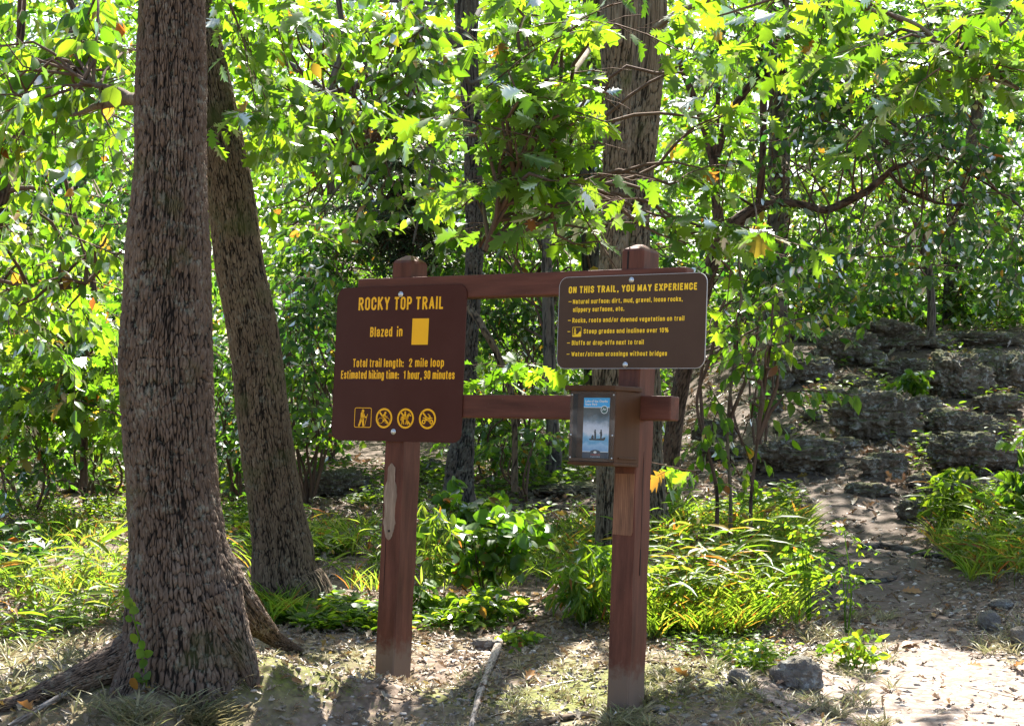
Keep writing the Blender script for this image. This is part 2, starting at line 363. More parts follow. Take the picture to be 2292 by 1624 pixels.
def tube(P, Rr, nu=8, step=.08, bark=None, seed=0, flare=None, lump=.0):
    """returns V, quads, h, cid; bark=(cell width, cell height, depth)"""
    C, rr, s = smooth_path(P, Rr, step)
    Tn = unit(np.gradient(C, axis=0))
    ref = np.array([0, 1., 0]) if abs(Tn[:, 1]).mean() < .8 else np.array([1., 0, 0])
    A = unit(np.cross(Tn, ref)); B = np.cross(Tn, A)
    th = np.arange(nu) / nu * 2 * np.pi
    ct, st = np.cos(th)[None], np.sin(th)[None]
    rad = np.repeat(rr[:, None], nu, 1)
    if lump: rad = rad * (1 + lump * fbm(np.stack([ct + 0 * rad, st + 0 * rad, s[:, None] * 2 / max(rr.max(), .05) * .15 + 0 * rad], -1) * 1.6, 3, seed + 5))
    if flare is not None:
        fl, h0, nl = flare; lob = .5 + .5 * np.cos(nl * th + seed)[None]
        rad = rad * (1 + fl * np.exp(-s / h0)[:, None] * lob)
    hh = np.ones(rad.shape); cid = np.zeros(rad.shape)
    if bark:
        cw, ch, dp = bark; r0 = np.median(rr[: max(3, len(rr) // 2)])
        Na = max(5, int(round(2 * np.pi * r0 / cw)))
        a = np.repeat((th / (2 * np.pi) * Na)[None], len(s), 0); ss = np.repeat(s[:, None] / ch, nu, 1)
        q = np.stack([ct * 3 + 0 * a, st * 3 + 0 * a, ss * .35], -1)
        a2 = a + .6 * fbm(q * 1.7, 3, seed) + .2 * fbm(q * 9, 2, seed + 6); ss2 = ss + .8 * fbm(q * 2.1 + 9, 3, seed + 2)
        f1, f2, cid = worley2(a2, ss2, Na, seed + 11)
        g1, g2, c3 = worley2(a2 * 2.1 + .4, ss2 * 1.5, 0, seed + 40)
        e = np.clip((f2 - f1) / .3, 0, 1); cid = .6 * cid + .4 * c3; hh = e ** .6 * (.8 + .2 * np.clip((g2 - g1) / .25, 0, 1))
        fine = fbm(np.stack([ct * r0 * 60 + 0 * a, st * r0 * 60 + 0 * a, s[:, None] * 25 + 0 * a], -1), 3, seed + 4)
        rg = np.stack([ct * r0 / cw * .8 + 0 * a, st * r0 / cw * .8 + 0 * a, s[:, None] / ch * .22 + 0 * a], -1)
        rdg = np.clip(np.abs(fbm(rg, 3, seed + 60)) / .13, 0, 1) ** .8
        hh = (.16 + .84 * hh) * (.2 + .8 * rdg)
        rad = rad + 1.35 * dp * (hh - .7) + dp * .8 * fbm(rg * .35, 3, seed + 70) + dp * .35 * (cid - .5) * hh + dp * .3 * fine
        hh = np.clip(hh * .85 + .15 * (fine + .5), 0, 1)
    V = C[:, None] + rad[..., None] * (ct[..., None] * A[:, None] + st[..., None] * B[:, None])
    n = len(s); i = np.arange((n - 1) * nu); r = i // nu; c = i % nu
    Q = np.stack([r * nu + c, r * nu + (c + 1) % nu, (r + 1) * nu + (c + 1) % nu, (r + 1) * nu + c], -1)
    V = V.reshape(-1, 3)
    # close the end
    V = np.concatenate([V, C[-1:]]); k = (n - 1) * nu; cc = np.arange(nu)
    Q = np.concatenate([Q, np.stack([k + cc, k + (cc + 1) % nu, np.full(nu, len(V) - 1), np.full(nu, len(V) - 1)], -1)[:, :4]]) if False else Q
    return V, Q, np.append(hh.ravel(), 1), np.append(cid.ravel(), .5)
class Acc:
    def __init__(s): s.V = []; s.T = []; s.h = []; s.c = []; s.m = []; s.n = 0
    def add(s, V, T, h=None, c=None, m=0):
        s.V.append(V); s.T.append(np.asarray(T) + s.n); s.n += len(V)
        s.h.append(h if h is not None else np.full(len(V), .8)); s.c.append(c if c is not None else np.full(len(V), .5))
        s.m.append(np.full(len(T), m))
    def tris(s):
        T = [t if t.shape[1] == 3 else np.concatenate([t[:, [0, 1, 2]], t[:, [0, 2, 3]]]) for t in s.T]
        M = [m if t.shape[1] == 3 else np.concatenate([m, m]) for t, m in zip(s.T, s.m)]
        return np.concatenate(s.V), np.concatenate(T), np.concatenate(M)
    def obj(s, name, mats, parent, origin, smooth=False):
        V, T, M = s.tris()
        return fmesh(name, V, T, mats, parent, smooth, M, {'h': np.concatenate(s.h), 'cid': np.concatenate(s.c)}, origin)
def DP(pts):
    """[(px,py,Y,halfwidth px)] -> points, radii"""
    return np.array([D(a, b, c) for a, b, c, d in pts]), np.array([d / F * c for a, b, c, d in pts])

# ---------------------------------------------------------------- leaves
def leaf_template(rows, curve=.12, fold=.15):
    """rows: (t_mid, t_out, w)"""
    V = []; T = []
    for tm, to, w in rows:
        V += [(tm, 0, -curve * tm * tm), (to, w, -curve * to * to + fold * w), (to, -w, -curve * to * to + fold * w)]
    for i in range(len(rows) - 1):
        a = 3 * i; b = a + 3
        for q in ((a, b, b + 1, a + 1), (a, a + 2, b + 2, b)):
            T += [(q[0], q[1], q[2]), (q[0], q[2], q[3])]
    V = np.array(V, float); T = np.array(T)
    ar = np.linalg.norm(np.cross(V[T[:, 1]] - V[T[:, 0]], V[T[:, 2]] - V[T[:, 0]]), axis=1)
    return V, T[ar > 1e-6]
OVAL = leaf_template([(0, 0, 0), (.12, .12, .13), (.35, .35, .27), (.6, .6, .25), (.82, .82, .12), (1, 1, 0)], .22, .25)
OVAL_S = leaf_template([(0, 0, 0), (.3, .3, .27), (.68, .68, .22), (1, 1, 0)], .2, .25)
DIAM = leaf_template([(0, 0, 0), (.42, .42, .3), (1, 1, 0)], .15, .3)
OAK = leaf_template([(0, 0, .0), (.1, .1, .02), (.18, .24, .2), (.27, .25, .08), (.36, .44, .33), (.47, .45, .11), (.6, .72, .4), (.7, .66, .17), (.8, .9, .22), (.9, .88, .1), (1, 1.0, .03)], .16, .2)
LANCE = leaf_template([(0, 0, 0), (.15, .15, .07), (.4, .4, .1), (.75, .75, .06), (1, 1, 0)], .45, .3)
ROUND = leaf_template([(0, 0, 0), (.1, .02, .22), (.35, .3, .42), (.65, .62, .38), (.88, .86, .2), (1, 1, 0)], .12, .18)
CRUMP = leaf_template([(0, 0, 0), (.2, .24, .22), (.3, .3, .12), (.5, .58, .34), (.65, .66, .16), (.85, .88, .2), (1, 1, 0)], -.35, .7)
def place_leaves(pos, axis, nrm, size, tpl, wid=None):
    V, T = tpl; axis = unit(axis); nrm = unit(nrm - (nrm * axis).sum(-1, keepdims=True) * axis); side = np.cross(nrm, axis)
    w = V[None, :, 1, None] if wid is None else V[None, :, 1, None] * wid[:, None, None]
    P = pos[:, None] + size[:, None, None] * (V[None, :, 0, None] * axis[:, None] + w * side[:, None] + V[None, :, 2, None] * nrm[:, None])
    n = len(pos); TT = (T[None] + (np.arange(n) * len(V))[:, None, None]).reshape(-1, 3)
    return P.reshape(-1, 3), TT
def sticks(p0, p1, r):
    """thin three-sided twigs"""
    d = unit(p1 - p0); ref = np.where(np.abs(d[:, 2:3]) > .8, [[1., 0, 0]], [[0, 0, 1.]]); a = unit(np.cross(d, ref)); b = np.cross(d, a)
    r = np.broadcast_to(r, (len(p0),))[:, None]
    R3 = [a, -.5 * a + .87 * b, -.5 * a - .87 * b]
    V = np.stack([p0 + r * q for q in R3] + [p1 + r * .5 * q for q in R3], 1)
    T = np.array([(0, 1, 4), (0, 4, 3), (1, 2, 5), (1, 5, 4), (2, 0, 3), (2, 3, 5)])
    return V.reshape(-1, 3), (T[None] + (np.arange(len(p0)) * 6)[:, None, None]).reshape(-1, 3)
KEEP = [(1290, 1040, 1452, 1130, 8.9, 1.), (1640, 435, 1960, 500, 12.9, .6), (1590, 190, 1725, 450, 12.95, .5), (1012, -50, 1086, 560, 12.8, .75), (1705, 270, 1775, 450, 19, .7), (2105, 440, 2152, 700, 22, .7), (2165, 200, 2200, 330, 22, .7), (500, -50, 640, 700, 0, 0), (850, 555, 1600, 1050, 9.5, 1.), (1345, -50, 1492, 570, 11.2, .85), (270, -50, 475, 1500, 9.3, 1.), (850, 1050, 950, 1400, 9, 1.)]
def visible_mask(P):
    d = P - CAM; px = CX + F * d[:, 0] / np.maximum(d[:, 1], .1); py = HZ - F * d[:, 2] / np.maximum(d[:, 1], .1); k = np.ones(len(P), bool); rn = rng.random(len(P))
    for x0, y0, x1, y1, Y, pr in KEEP: k &= ~((px > x0) & (px < x1) & (py > y0) & (py < y1) & (P[:, 1] < Y) & (rn < pr))
    return k
def sprays(acc, P, Dr, L, k, size, tpl, droop=.5, mleaf=0, mtwig=1, twig=.0018, jit=.35, flat=.5):
    """P,Dr (n,3): base and direction; k alternate leaves on each"""
    n = len(P); Dr = unit(Dr); L = np.broadcast_to(L, (n,))
    i = np.arange(k); t = (i + .6) / k
    side = unit(np.cross(Dr, np.array([0, 0, 1.])) + 1e-4)
    sag = np.array([0, 0, -1.])
    pos = P[:, None] + Dr[:, None] * (L[:, None] * t)[..., None] + sag * (.25 * L[:, None] * t * t)[..., None]
    sg = np.where(i % 2 == 0, 1., -1.)[None, :, None]
    ax = Dr[:, None] * .65 + side[:, None] * sg * .8 + sag * droop + rng.normal(0, jit, (n, k, 3))
    nr = np.array([0, 0, 1.]) * flat + rng.normal(0, .45, (n, k, 3))
    sz = size * rng.uniform(.6, 1.15, (n, k))
    kp = visible_mask(pos.reshape(-1, 3) + unit(ax.reshape(-1, 3)) * .5 * size)
    V, T = place_leaves(pos.reshape(-1, 3)[kp], ax.reshape(-1, 3)[kp], nr.reshape(-1, 3)[kp], sz.ravel()[kp], tpl, rng.uniform(.8, 1.2, int(kp.sum())))
    acc.add(V, T, m=mleaf)
    if twig:
        mid = P + Dr * L[:, None] * .5 + sag * (.25 * .25 * L)[:, None]; e = P + Dr * L[:, None] + sag * (.25 * L)[:, None]
        for a, b in ((P, mid), (mid, e)):
            V, T = sticks(a, b, twig); acc.add(V, T, m=mtwig)
def cluster(acc, c, rad, n, L, k, size, tpl, root=None, droop=.5, twig=.0018, rbr=.006, jit=.35, thin=0.):
    """a leafy bough: twigs fan out of a short branch that comes from root"""
    c = np.asarray(c, float); rad = np.broadcast_to(np.asarray(rad, float), (3,))
    dd = (c - np.asarray(root, float)) if root is not None else rng.normal(0, 1, 3)
    dd = unit(unit(dd) * .5 + rng.normal(0, .45, 3)); dd[2] = dd[2] * .45 - .08; dd = unit(dd)
    Rr = rad[0] * 1.5; tt = np.linspace(-.9, 1, n); sd = unit(np.cross(dd, [0, 0, 1.])); sg = np.where(np.arange(n) % 2 == 0, 1., -1.)[:, None]
    kink = rng.normal(0, .05, 3) * Rr
    P = c + dd * tt[:, None] * Rr + sd * (kink[0] + .12 * Rr * np.sin(tt * 2.5 + kink[1] * 40))[:, None] - np.array([0, 0, 1]) * (.22 * Rr * np.clip(tt, 0, 1) ** 2)[:, None]
    if twig and n > 1: V, T = sticks(P[:-1], P[1:], twig * 1.8); acc.add(V, T, m=1)
    if thin: keep = vnoise(P * 2.2, 91) > thin; P = P[keep]; sg = sg[keep]
    if len(P) == 0: return
    dr = dd * .7 + sd * sg * rng.uniform(.5, 1.2, (len(P), 1)) + rng.normal(0, .3, P.shape) * [1, 1, .6 * rad[2] / rad[0]]
    sprays(acc, P, dr, L * rng.uniform(.6, 1.3, len(P)), k, size, tpl, droop, twig=twig, jit=jit)
    if root is not None:
        root = np.asarray(root, float); m = (root + c) / 2 + rng.normal(0, .08, 3) * np.linalg.norm(c - root) + np.array([0, 0, .05])
        m2 = root * .25 + c * .75 + rng.normal(0, .05, 3)
        V, Q, h, ci = tube([root, m, m2, c], [rbr * 1.6, rbr * 1.2, rbr, rbr * .5], 5, .12); acc.add(V, Q, h, ci, 1)

# ---------------------------------------------------------------- trees
def zone(acc, px, py, Y, hw, hh, dY, n, per, rad, L, k, size, tpl, roots=None, droop=.5, twig=.0018, rbr=.006, jit=.35, thin=0., flat_z=.7):
    """n boughs spread over a patch of the view-facing side of a crown; each bough has `per` leafy twigs"""
    for i in range(n):
        a = rng.uniform(-1, 1, 3)
        y = Y + a[2] * dY; c = D(px + a[0] * hw, py + a[1] * hh, y)
        g = float(height(c[0], c[1], False))
        if c[2] < g + .15: c[2] = g + .15 + rng.uniform(0, .3)
        r = None
        if roots is not None:
            rr = np.asarray(roots); d = np.linalg.norm(rr - c - np.array([0, 0, -.5]), axis=1); r = rr[int(rng.choice(np.argsort(d)[:6]))]
        q = rad * rng.uniform(.6, 1.25)
        cluster(acc, c, (q, q, q * flat_z), per, L, k, size, tpl, r, droop, twig, rbr, jit, thin)
def make_tree(name, label, cat, trunk, barkm, leafm, bark=(.03, .06, .01), nu=48, step=.03, flare=None, crown=None, limbs=(), roots=(), group=None, up=None, seed=1, lump=.06, lbark=None):
    """trunk: list of (px,py,Y,halfwidth) from the ground upwards; up: height in metres to continue to"""
    P, r = DP(trunk)
    if up:
        d = unit(P[-1] - P[-2]); d = unit(d * .5 + np.array([0, 0, 1])); top = P[-1]; H0 = top[2]; n = 4
        for j in range(1, n + 1):
            P = np.vstack([P, top + d * (up - H0) * j / n + rng.normal(0, .06, 3)]); r = np.append(r, r[-1 - 0] * (1 - .6 / n))
    base = P[0].copy(); base[2] = float(height(base[0], base[1]))
    P = np.vstack([P[0] - np.array([0, 0, .25]), P]); r = np.append(r[0] * 1.05, r)
    t = thing(name, label, cat, base, group)
    st = (lambda z: step if z < 3.3 else .15)
    nuu = nu
    acc = Acc(); acc.add(*tube(P, r, nuu, st, bark, seed, flare, lump))
    for l in roots:
        p, q = DP(l); acc.add(*tube(p, q, max(24, nu // 3), max(step, .008), (bark[0] * .8, bark[1] * .8, bark[2] * .7), seed + 3, None, .15))
    acc.obj('trunk', barkm, t, base, True)
    joints = [p * (1 - t_) + q * t_ for p, q in zip(P[2:-1], P[3:]) for t_ in (0, .33, .66)] + [P[-1]]
    for l in limbs:
        p, q = DP(l); a2 = Acc(); a2.add(*tube(p, q, max(8, min(20, nu // 3)), max(step, .03), lbark, seed + 7, None, .12))
        a2.obj('limb', barkm, t, base, True); joints += [a_ * (1 - t_) + b_ * t_ for a_, b_ in zip(p[1:-1], p[2:]) for t_ in (0, .25, .5, .75)] + [p[-1]]
    if crown:
        ac = Acc(); crown(ac, np.array(joints)); ac.obj('crown', [leafm, BARK_E], t, base)
    return t

# leaves in front: the great double trunk at the left
T1 = [(417, 1497, 7.2, 150), (416, 1450, 7.2, 140), (412, 1378, 7.2, 132), (405, 1300, 7.2, 122), (398, 1221, 7.2, 108), (390, 1119, 7.2, 101), (379, 940, 7.2, 100), (372, 803, 7.2, 102),
      (374, 627, 7.2, 93), (376, 537, 7.2, 90), (381, 430, 7.2, 81), (384, 200, 7.2, 77), (385, 0, 7.2, 72), (387, -250, 7.2, 69), (390, -800, 7.25, 64), (394, -1700, 7.3, 55)]
def crown1(ac, J):
    # boughs with smooth oval leaves hanging in at the left
    for px, py, hw, hh, n in ((60, 60, 130, 60, 7), (210, 60, 90, 60, 7), (90, 190, 90, 60, 6), (235, 130, 60, 50, 4), (30, 280, 60, 60, 4), (130, 300, 60, 40, 3), (250, 300, 30, 30, 1), (-60, 150, 60, 150, 4)):
        zone(ac, px, py, 8.2, hw, hh, .5, max(1, round(n * .6)), 8, .22, .2, 6, .1, OVAL, J[-8:], droop=1.0, jit=.28, rbr=.005)
T1t = make_tree('oak_tree', 'thick oak trunk with rough plated bark and lichen, nearest the viewer, roots gripping the bank', 'tree', T1, BARK_A, LEAF_OVAL,
    bark=(.0145, .046, .011), nu=560, step=.0068, flare=(.15, .16, 5), seed=3, lump=.05, crown=crown1,
    roots=[[(375, 1370, 7.2, 60), (330, 1435, 7.16, 56), (272, 1472, 7.1, 44), (210, 1505, 7.05, 36), (130, 1540, 7.0, 27), (50, 1573, 6.95, 20), (-40, 1590, 6.9, 14), (-160, 1600, 6.9, 10)],
           [(440, 1225, 7.22, 62), (485, 1300, 7.28, 60), (540, 1362, 7.4, 44), (583, 1400, 7.6, 28), (625, 1434, 7.85, 16), (665, 1455, 8.0, 9), (700, 1475, 8.1, 5)],
           [(325, 1440, 7.12, 50), (290, 1530, 7.02, 38), (262, 1590, 6.93, 26), (235, 1660, 6.85, 18)],
           [(480, 1330, 7.1, 60), (520, 1420, 7.1, 42), (545, 1465, 7.08, 28), (565, 1520, 7.06, 14), (572, 1580, 7.05, 6)]],
    limbs=[[(360, 235, 7.4, 16), (301, 222, 7.6, 14), (251, 229, 7.8, 12), (212, 239, 7.9, 8), (174, 255, 8, 5), (120, 262, 8, 3)],
           [(300, 224, 7.6, 10), (270, 205, 7.7, 9), (231, 195, 7.8, 8), (201, 187, 7.8, 4), (150, 150, 7.9, 3)]])

T2 = [(655, 1330, 9.5, 84), (640, 1300, 9.5, 76), (632, 1221, 9.5, 66), (620, 1155, 9.5, 61), (603, 1039, 9.5, 59), (588, 923, 9.5, 58), (575, 807, 9.5, 56), (556, 691, 9.5, 56), (539, 610, 9.5, 54),
      (520, 463, 9.5, 52), (500, 347, 9.5, 50), (477, 231, 9.5, 49), (429, 0, 9.5, 46), (380, -240, 9.5, 43), (300, -650, 9.5, 38), (200, -1500, 9.5, 30)]
make_tree('oak_tree', 'leaning oak trunk with fine pale-brown bark, close behind the thickest trunk', 'tree', T2, BARK_B, LEAF_OAK,
    bark=(.0125, .04, .0075), nu=420, step=.008, flare=(.1, .2, 5), seed=8, lump=.03,
    crown=lambda ac, J: [zone(ac, 600, -50, 9.2, 110, 110, .5, 5, 7, .22, .25, 5, .15, OAK, J[-7:], droop=.5),
                         zone(ac, 590, 190, 9.2, 60, 70, .3, 4, 6, .18, .2, 5, .14, OAK, J[-7:], droop=.5)])

# dark blocky trunk behind the frame with the long crooked limb
TM = [(1024, 1125, 13, 44), (1026, 1100, 13, 36), (1028, 1050, 13, 31), (1032, 1007, 13, 28), (1040, 962, 13, 22), (1050, 810, 13, 18), (1058, 689, 13, 18), (1062, 520, 13, 20), (1060, 400, 13, 19), (1054, 215, 13, 21), (1045, 99, 13, 24), (1045, 0, 13, 27), (1040, -250, 13, 26), (1030, -700, 13, 22)]
def crownM(ac, J):
    for px, py, hw, hh, n, Y in ((620, 60, 110, 60, 8, 11), (780, 40, 130, 40, 9, 10.5), (950, 60, 80, 60, 8, 10.5), (640, 230, 70, 60, 5, 11), (820, 230, 110, 50, 8, 10.5), (960, 180, 60, 60, 5, 10.5), (760, 330, 130, 50, 6, 11), (930, 290, 70, 60, 5, 10.5), (690, 420, 90, 50, 4, 11.5), (880, 410, 60, 40, 3, 11)):
        zone(ac, px, py, Y, hw, hh, .6, max(1, round(n * .6)), 7, .24, .26, 6, .11, OVAL, J, droop=.8, rbr=.006)
make_tree('forest_tree', 'slender trunk with dark blocky bark seen between the two signs, crooked limb reaching left', 'tree', TM, BARK_C, LEAF_OVAL,
    bark=(.028, .04, .012), nu=110, step=.015, flare=(.25, .18, 4), seed=12, crown=crownM, lump=.08,
    limbs=[[(1040, 110, 13, 14), (1000, 88, 12.8, 11), (965, 77, 12.6, 9), (925, 92, 12.4, 13), (912, 122, 12.3, 12), (883, 152, 12.2, 12), (841, 174, 12, 12), (800, 190, 12, 10), (765, 203, 12, 9), (734, 212, 12, 9), (723, 204, 12, 9), (703, 185, 12, 8), (676, 163, 12, 8), (626, 130, 12, 7.5), (593, 96, 12, 7), (538, 66, 12, 6), (483, 44, 12, 5), (430, 20, 12, 4)],
           [(1020, 12, 12, 4), (900, 4, 11.8, 4), (780, -2, 11.6, 3.4), (660, -12, 11.5, 3)],
           [(1075, 20, 12.8, 6), (1055, 60, 12.6, 6), (1030, 100, 12.6, 6), (1035, 150, 12.6, 5.5), (1050, 185, 12.7, 5), (1110, 150, 12.7, 4), (1180, 120, 12.6, 3)],
           [(720, 470, 11.5, 2), (790, 380, 11.6, 3), (850, 320, 11.7, 3.4), (905, 250, 12, 4), (935, 170, 12.3, 5)],
           [(925, 545, 12.6, 2), (955, 318, 12.4, 4), (930, 310, 12.3, 4), (900, 285, 12.2, 4), (880, 250, 12.1, 3)]])

# twin oak behind the right sign
TWL = [(1358, 1300, 11, 36), (1357, 1240, 11, 28), (1360, 1060, 11, 25), (1358, 900, 11, 31), (1362, 760, 11, 32), (1372, 600, 11, 30), (1378, 463, 11, 30), (1380, 331, 11, 31), (1381, 165, 11, 33), (1384, 50, 11, 41), (1386, -100, 11, 40), (1380, -500, 11, 36), (1370, -1100, 11, 30)]
TWR = [(1470, 1215, 12, 54), (1464, 1190, 12, 44), (1456, 1100, 12, 34), (1450, 900, 12, 30), (1435, 700, 12, 32), (1421, 529, 12, 33), (1433, 397, 12, 29), (1438, 298, 12, 35), (1446, 198, 12, 36), (1456, 99, 12, 35), (1459, 0, 12, 33), (1465, -200, 12, 32), (1475, -700, 12, 28)]
def crownO(ac, J):
    S = ((1230, 20, 110, 40, 10, 8.2), (1180, 90, 60, 45, 5, 8.2), (1290, 140, 40, 60, 5, 8.4), (1190, 200, 70, 50, 7, 8), (1270, 250, 50, 50, 5, 8), (1120, 300, 60, 50, 6, 8), (1210, 320, 80, 50, 7, 8), (1080, 400, 50, 50, 5, 7.95),
         (1190, 420, 60, 40, 5, 8), (1290, 400, 50, 50, 4, 8), (1120, 500, 70, 40, 3, 8.1), (1290, 510, 60, 50, 4, 8.1), (1370, 560, 30, 25, 2, 8.1), (1590, 250, 40, 90, 4, 8.6), (1580, 400, 50, 60, 5, 8.4), (1540, 510, 40, 50, 4, 8.2), (1610, 520, 50, 50, 3, 8.4), (1590, 90, 40, 60, 3, 8.8),
         (1460, 1060, 14, 22, 1, 8.4), (1170, 760, 30, 80, 2, 9.5), (1200, 870, 30, 30, 1, 9.5))
    for px, py, hw, hh, n, Y in S:
        zone(ac, px, py, Y, hw, hh, .25, max(1, round(n * .5)), 6, .22, .18, 5, .13, OAK, J if py < 700 else None, droop=.55, twig=.0025, rbr=.007, jit=.4)
tw = make_tree('oak_tree', 'left stem of the twin oak behind the rules sign, carrying the lobed-leaf boughs', 'tree', TWL, BARK_D, LEAF_OAK,
    bark=(.022, .07, .01), nu=130, step=.012, seed=21, crown=crownO,
    limbs=[[(1385, 90, 10.9, 9), (1330, 100, 9.5, 7), (1290, 150, 8.6, 8), (1240, 230, 8.2, 6), (1200, 270, 8, 5), (1180, 330, 8, 5), (1165, 400, 8, 4), (1130, 430, 8, 4), (1120, 470, 8, 3), (1085, 560, 8, 2)],
           [(1400, 260, 10.8, 5), (1340, 300, 9.2, 4), (1290, 290, 8.5, 4), (1260, 240, 8.2, 3), (1200, 215, 8, 3)],
           [(1380, 400, 10.8, 5), (1310, 440, 9, 3.5), (1260, 415, 8.3, 3), (1245, 400, 8.1, 3)]])
make_tree('oak_tree', 'right stem of the twin oak, straight grey-brown trunk rising over the right post cap', 'tree', TWR, BARK_D, LEAF_OAK,
    bark=(.02, .065, .009), nu=150, step=.012, flare=(.2, .2, 4), seed=25,
    crown=lambda ac, J: [zone(ac, px, py, Y, hw, hh, .25, n, 6, .18, .18, 5, .13, OAK, J, droop=.5, twig=.0025) for px, py, hw, hh, n, Y in
        ((1640, 30, 110, 30, 3, 8.2), (1850, 30, 90, 35, 4, 8), (1960, 120, 60, 40, 3, 7.9), (2080, 90, 60, 40, 3, 7.9), (2180, 190, 60, 50, 3, 7.9), (2050, 200, 60, 30, 2, 7.9), (2250, 50, 60, 50, 3, 8))],
    limbs=[[(1470, 60, 11.8, 8), (1560, 10, 9.8, 6), (1700, -20, 8.6, 5), (1900, 10, 8, 5), (2060, 60, 7.9, 4.5), (2160, 150, 7.9, 4), (2280, 200, 7.9, 3)]])

# crooked understory tree at the right
TC = [(1500, 1050, 13, 20), (1508, 967, 13, 20), (1530, 835, 13, 18), (1560, 720, 13, 17), (1588, 608, 13, 16), (1610, 545, 13, 16), (1645, 500, 13, 16), (1668, 483, 13, 15), (1700, 462, 13, 13)]
LC = [[(1612, 540, 13, 12), (1603, 450, 13, 11), (1597, 360, 13, 11), (1570, 265, 13, 9), (1544, 198, 13, 8), (1525, 150, 13, 6), (1510, 90, 13, 4)],
      [(1599, 355, 13, 7), (1606, 243, 12.9, 6), (1612, 88, 12.8, 5), (1615, 20, 12.8, 4)],
      [(1602, 350, 13, 10), (1637, 251, 13, 9), (1667, 207, 13, 9), (1707, 150, 13, 8), (1712, 120, 13, 8)],
      [(1698, 460, 13, 9), (1704, 400, 12.9, 9), (1707, 353, 12.9, 8.5), (1709, 220, 13, 8), (1712, 115, 13, 8), (1690, 79, 13, 5), (1641, 53, 13, 4), (1600, 40, 13, 3)],
      [(1700, 462, 13, 11), (1730, 456, 12.9, 10), (1760, 454, 12.8, 9), (1809, 461, 12.7, 8.5), (1848, 470, 12.6, 9), (1897, 450, 12.5, 8.5), (1941, 428, 12.4, 8.5), (1972, 401, 12.4, 7), (2003, 375, 12.3, 6), (2042, 366, 12.3, 5), (2073, 355, 12.2, 4.5), (2108, 353, 12.2, 4), (2190, 400, 12.2, 3), (2280, 460, 12.2, 2)],
      [(1712, 115, 13, 6), (1760, 130, 12.9, 5), (1830, 150, 12.8, 4.5), (1900, 200, 12.6, 4), (1960, 250, 12.5, 4), (2030, 300, 12.5, 3.5), (2120, 330, 12.4, 3)],
      [(1735, 135, 13, 5), (1800, 210, 12.7, 4), (1880, 240, 12.5, 4), (1930, 265, 12.4, 4), (1970, 310, 12.4, 3.5), (2040, 340, 12.4, 3)],
      [(1690, 465, 13, 4), (1660, 445, 12.9, 3), (1625, 425, 12.9, 2.5)],
      [(1617, 115, 12.8, 3.5), (1645, 141, 12.8, 4), (1680, 133, 12.9, 4), (1707, 132, 13, 4)],
      [(1990, 385, 12.3, 5), (2020, 420, 12.3, 4), (2060, 440, 12.3, 4), (2090, 452, 12.3, 3.5), (2180, 460, 12.3, 2.5)]]
def crownC(ac, J):
    for px, py, hw, hh, n in ((1670, 90, 70, 70, 9), (1780, 90, 90, 80, 16), (1900, 150, 90, 90, 18), (2030, 240, 90, 90, 16), (1830, 230, 80, 50, 9), (2150, 300, 90, 80, 14), (2230, 400, 60, 90, 10), (1760, 330, 60, 60, 4), (1960, 330, 60, 40, 5), (2130, 480, 90, 60, 9), (1760, 500, 110, 40, 7), (1690, 570, 80, 50, 6), (1850, 560, 80, 50, 8), (1640, 620, 50, 40, 3), (1820, 640, 60, 50, 4), (1960, 560, 80, 30, 5), (2260, 560, 40, 80, 4)):
        zone(ac, px, py, 12.3, hw, hh, .6, max(1, round(n * .45)), 7, .26, .22, 7, .085, OVAL_S if n > 9 else OVAL, J, droop=.85, rbr=.005)
make_tree('crooked_tree', 'crooked dark tree forking low behind the right sign, long bough sweeping right', 'tree', TC, BARK_E, LEAF_DARK,
    bark=(.02, .035, .005), nu=48, step=.02, flare=(.25, .15, 4), seed=31, crown=crownC, limbs=LC, lbark=(.02, .03, .003))

# trees farther back: (name, label, path, bark, leaf, crown zones)
def far(name, label, path, zones, bm=BARK_G, lm=LEAF_FAR, tpl=None, size=None, seed=40, up=6.5, limbs=(), per=12, group=None, cat='tree', rad=.4, droop=.6, k=7):
    if tpl is None: tpl, size = ((OVAL_S, .095), (ROUND, .085), (OAK, .14), (DIAM, .075), (OVAL_S, .12))[seed % 5]
    size = size or .095
    if lm is LEAF_FAR and seed % 3 == 0: lm = LEAF_DARK
    def cr(ac, J):
        for px, py, Y, hw, hh, dY, n in zones:
            zone(ac, px, py, Y, hw, hh, dY, n, per, rad, .32, k, size, tpl, J, droop=droop, twig=.003, rbr=.008, thin=.3)
    return make_tree(name, label, cat, path, bm, lm, bark=(.05, .1, .012 if path[0][3] > 8 else .002), nu=26, step=.05, flare=(.3, .25, 4), seed=seed, crown=cr, limbs=limbs, up=up, group=group)
far('forest_tree', 'grey trunk rising just right of the crooked tree stems, far above the rocks', [(1735, 700, 20, 25), (1738, 620, 20, 24), (1742, 440, 20, 25), (1745, 290, 20, 23), (1742, 100, 20, 22), (1740, -50, 20, 21)],
    [(1700, 300, 18.5, 120, 160, 1.5, 16), (1850, 420, 18.5, 100, 120, 1.5, 9), (1760, -60, 19, 200, 120, 2, 18)])
far('forest_tree', 'leaning grey trunk standing on the slope behind the rocks at right', [(2110, 740, 24, 17), (2120, 700, 24, 15), (2130, 560, 24, 15), (2150, 400, 24, 14), (2183, 280, 24, 14), (2192, 200, 24, 14), (2205, 0, 24, 13)],
    [(2130, 120, 23, 170, 150, 2, 26), (2230, 480, 22, 80, 140, 2, 12), (2040, 600, 22, 60, 90, 1.5, 7)], seed=42)
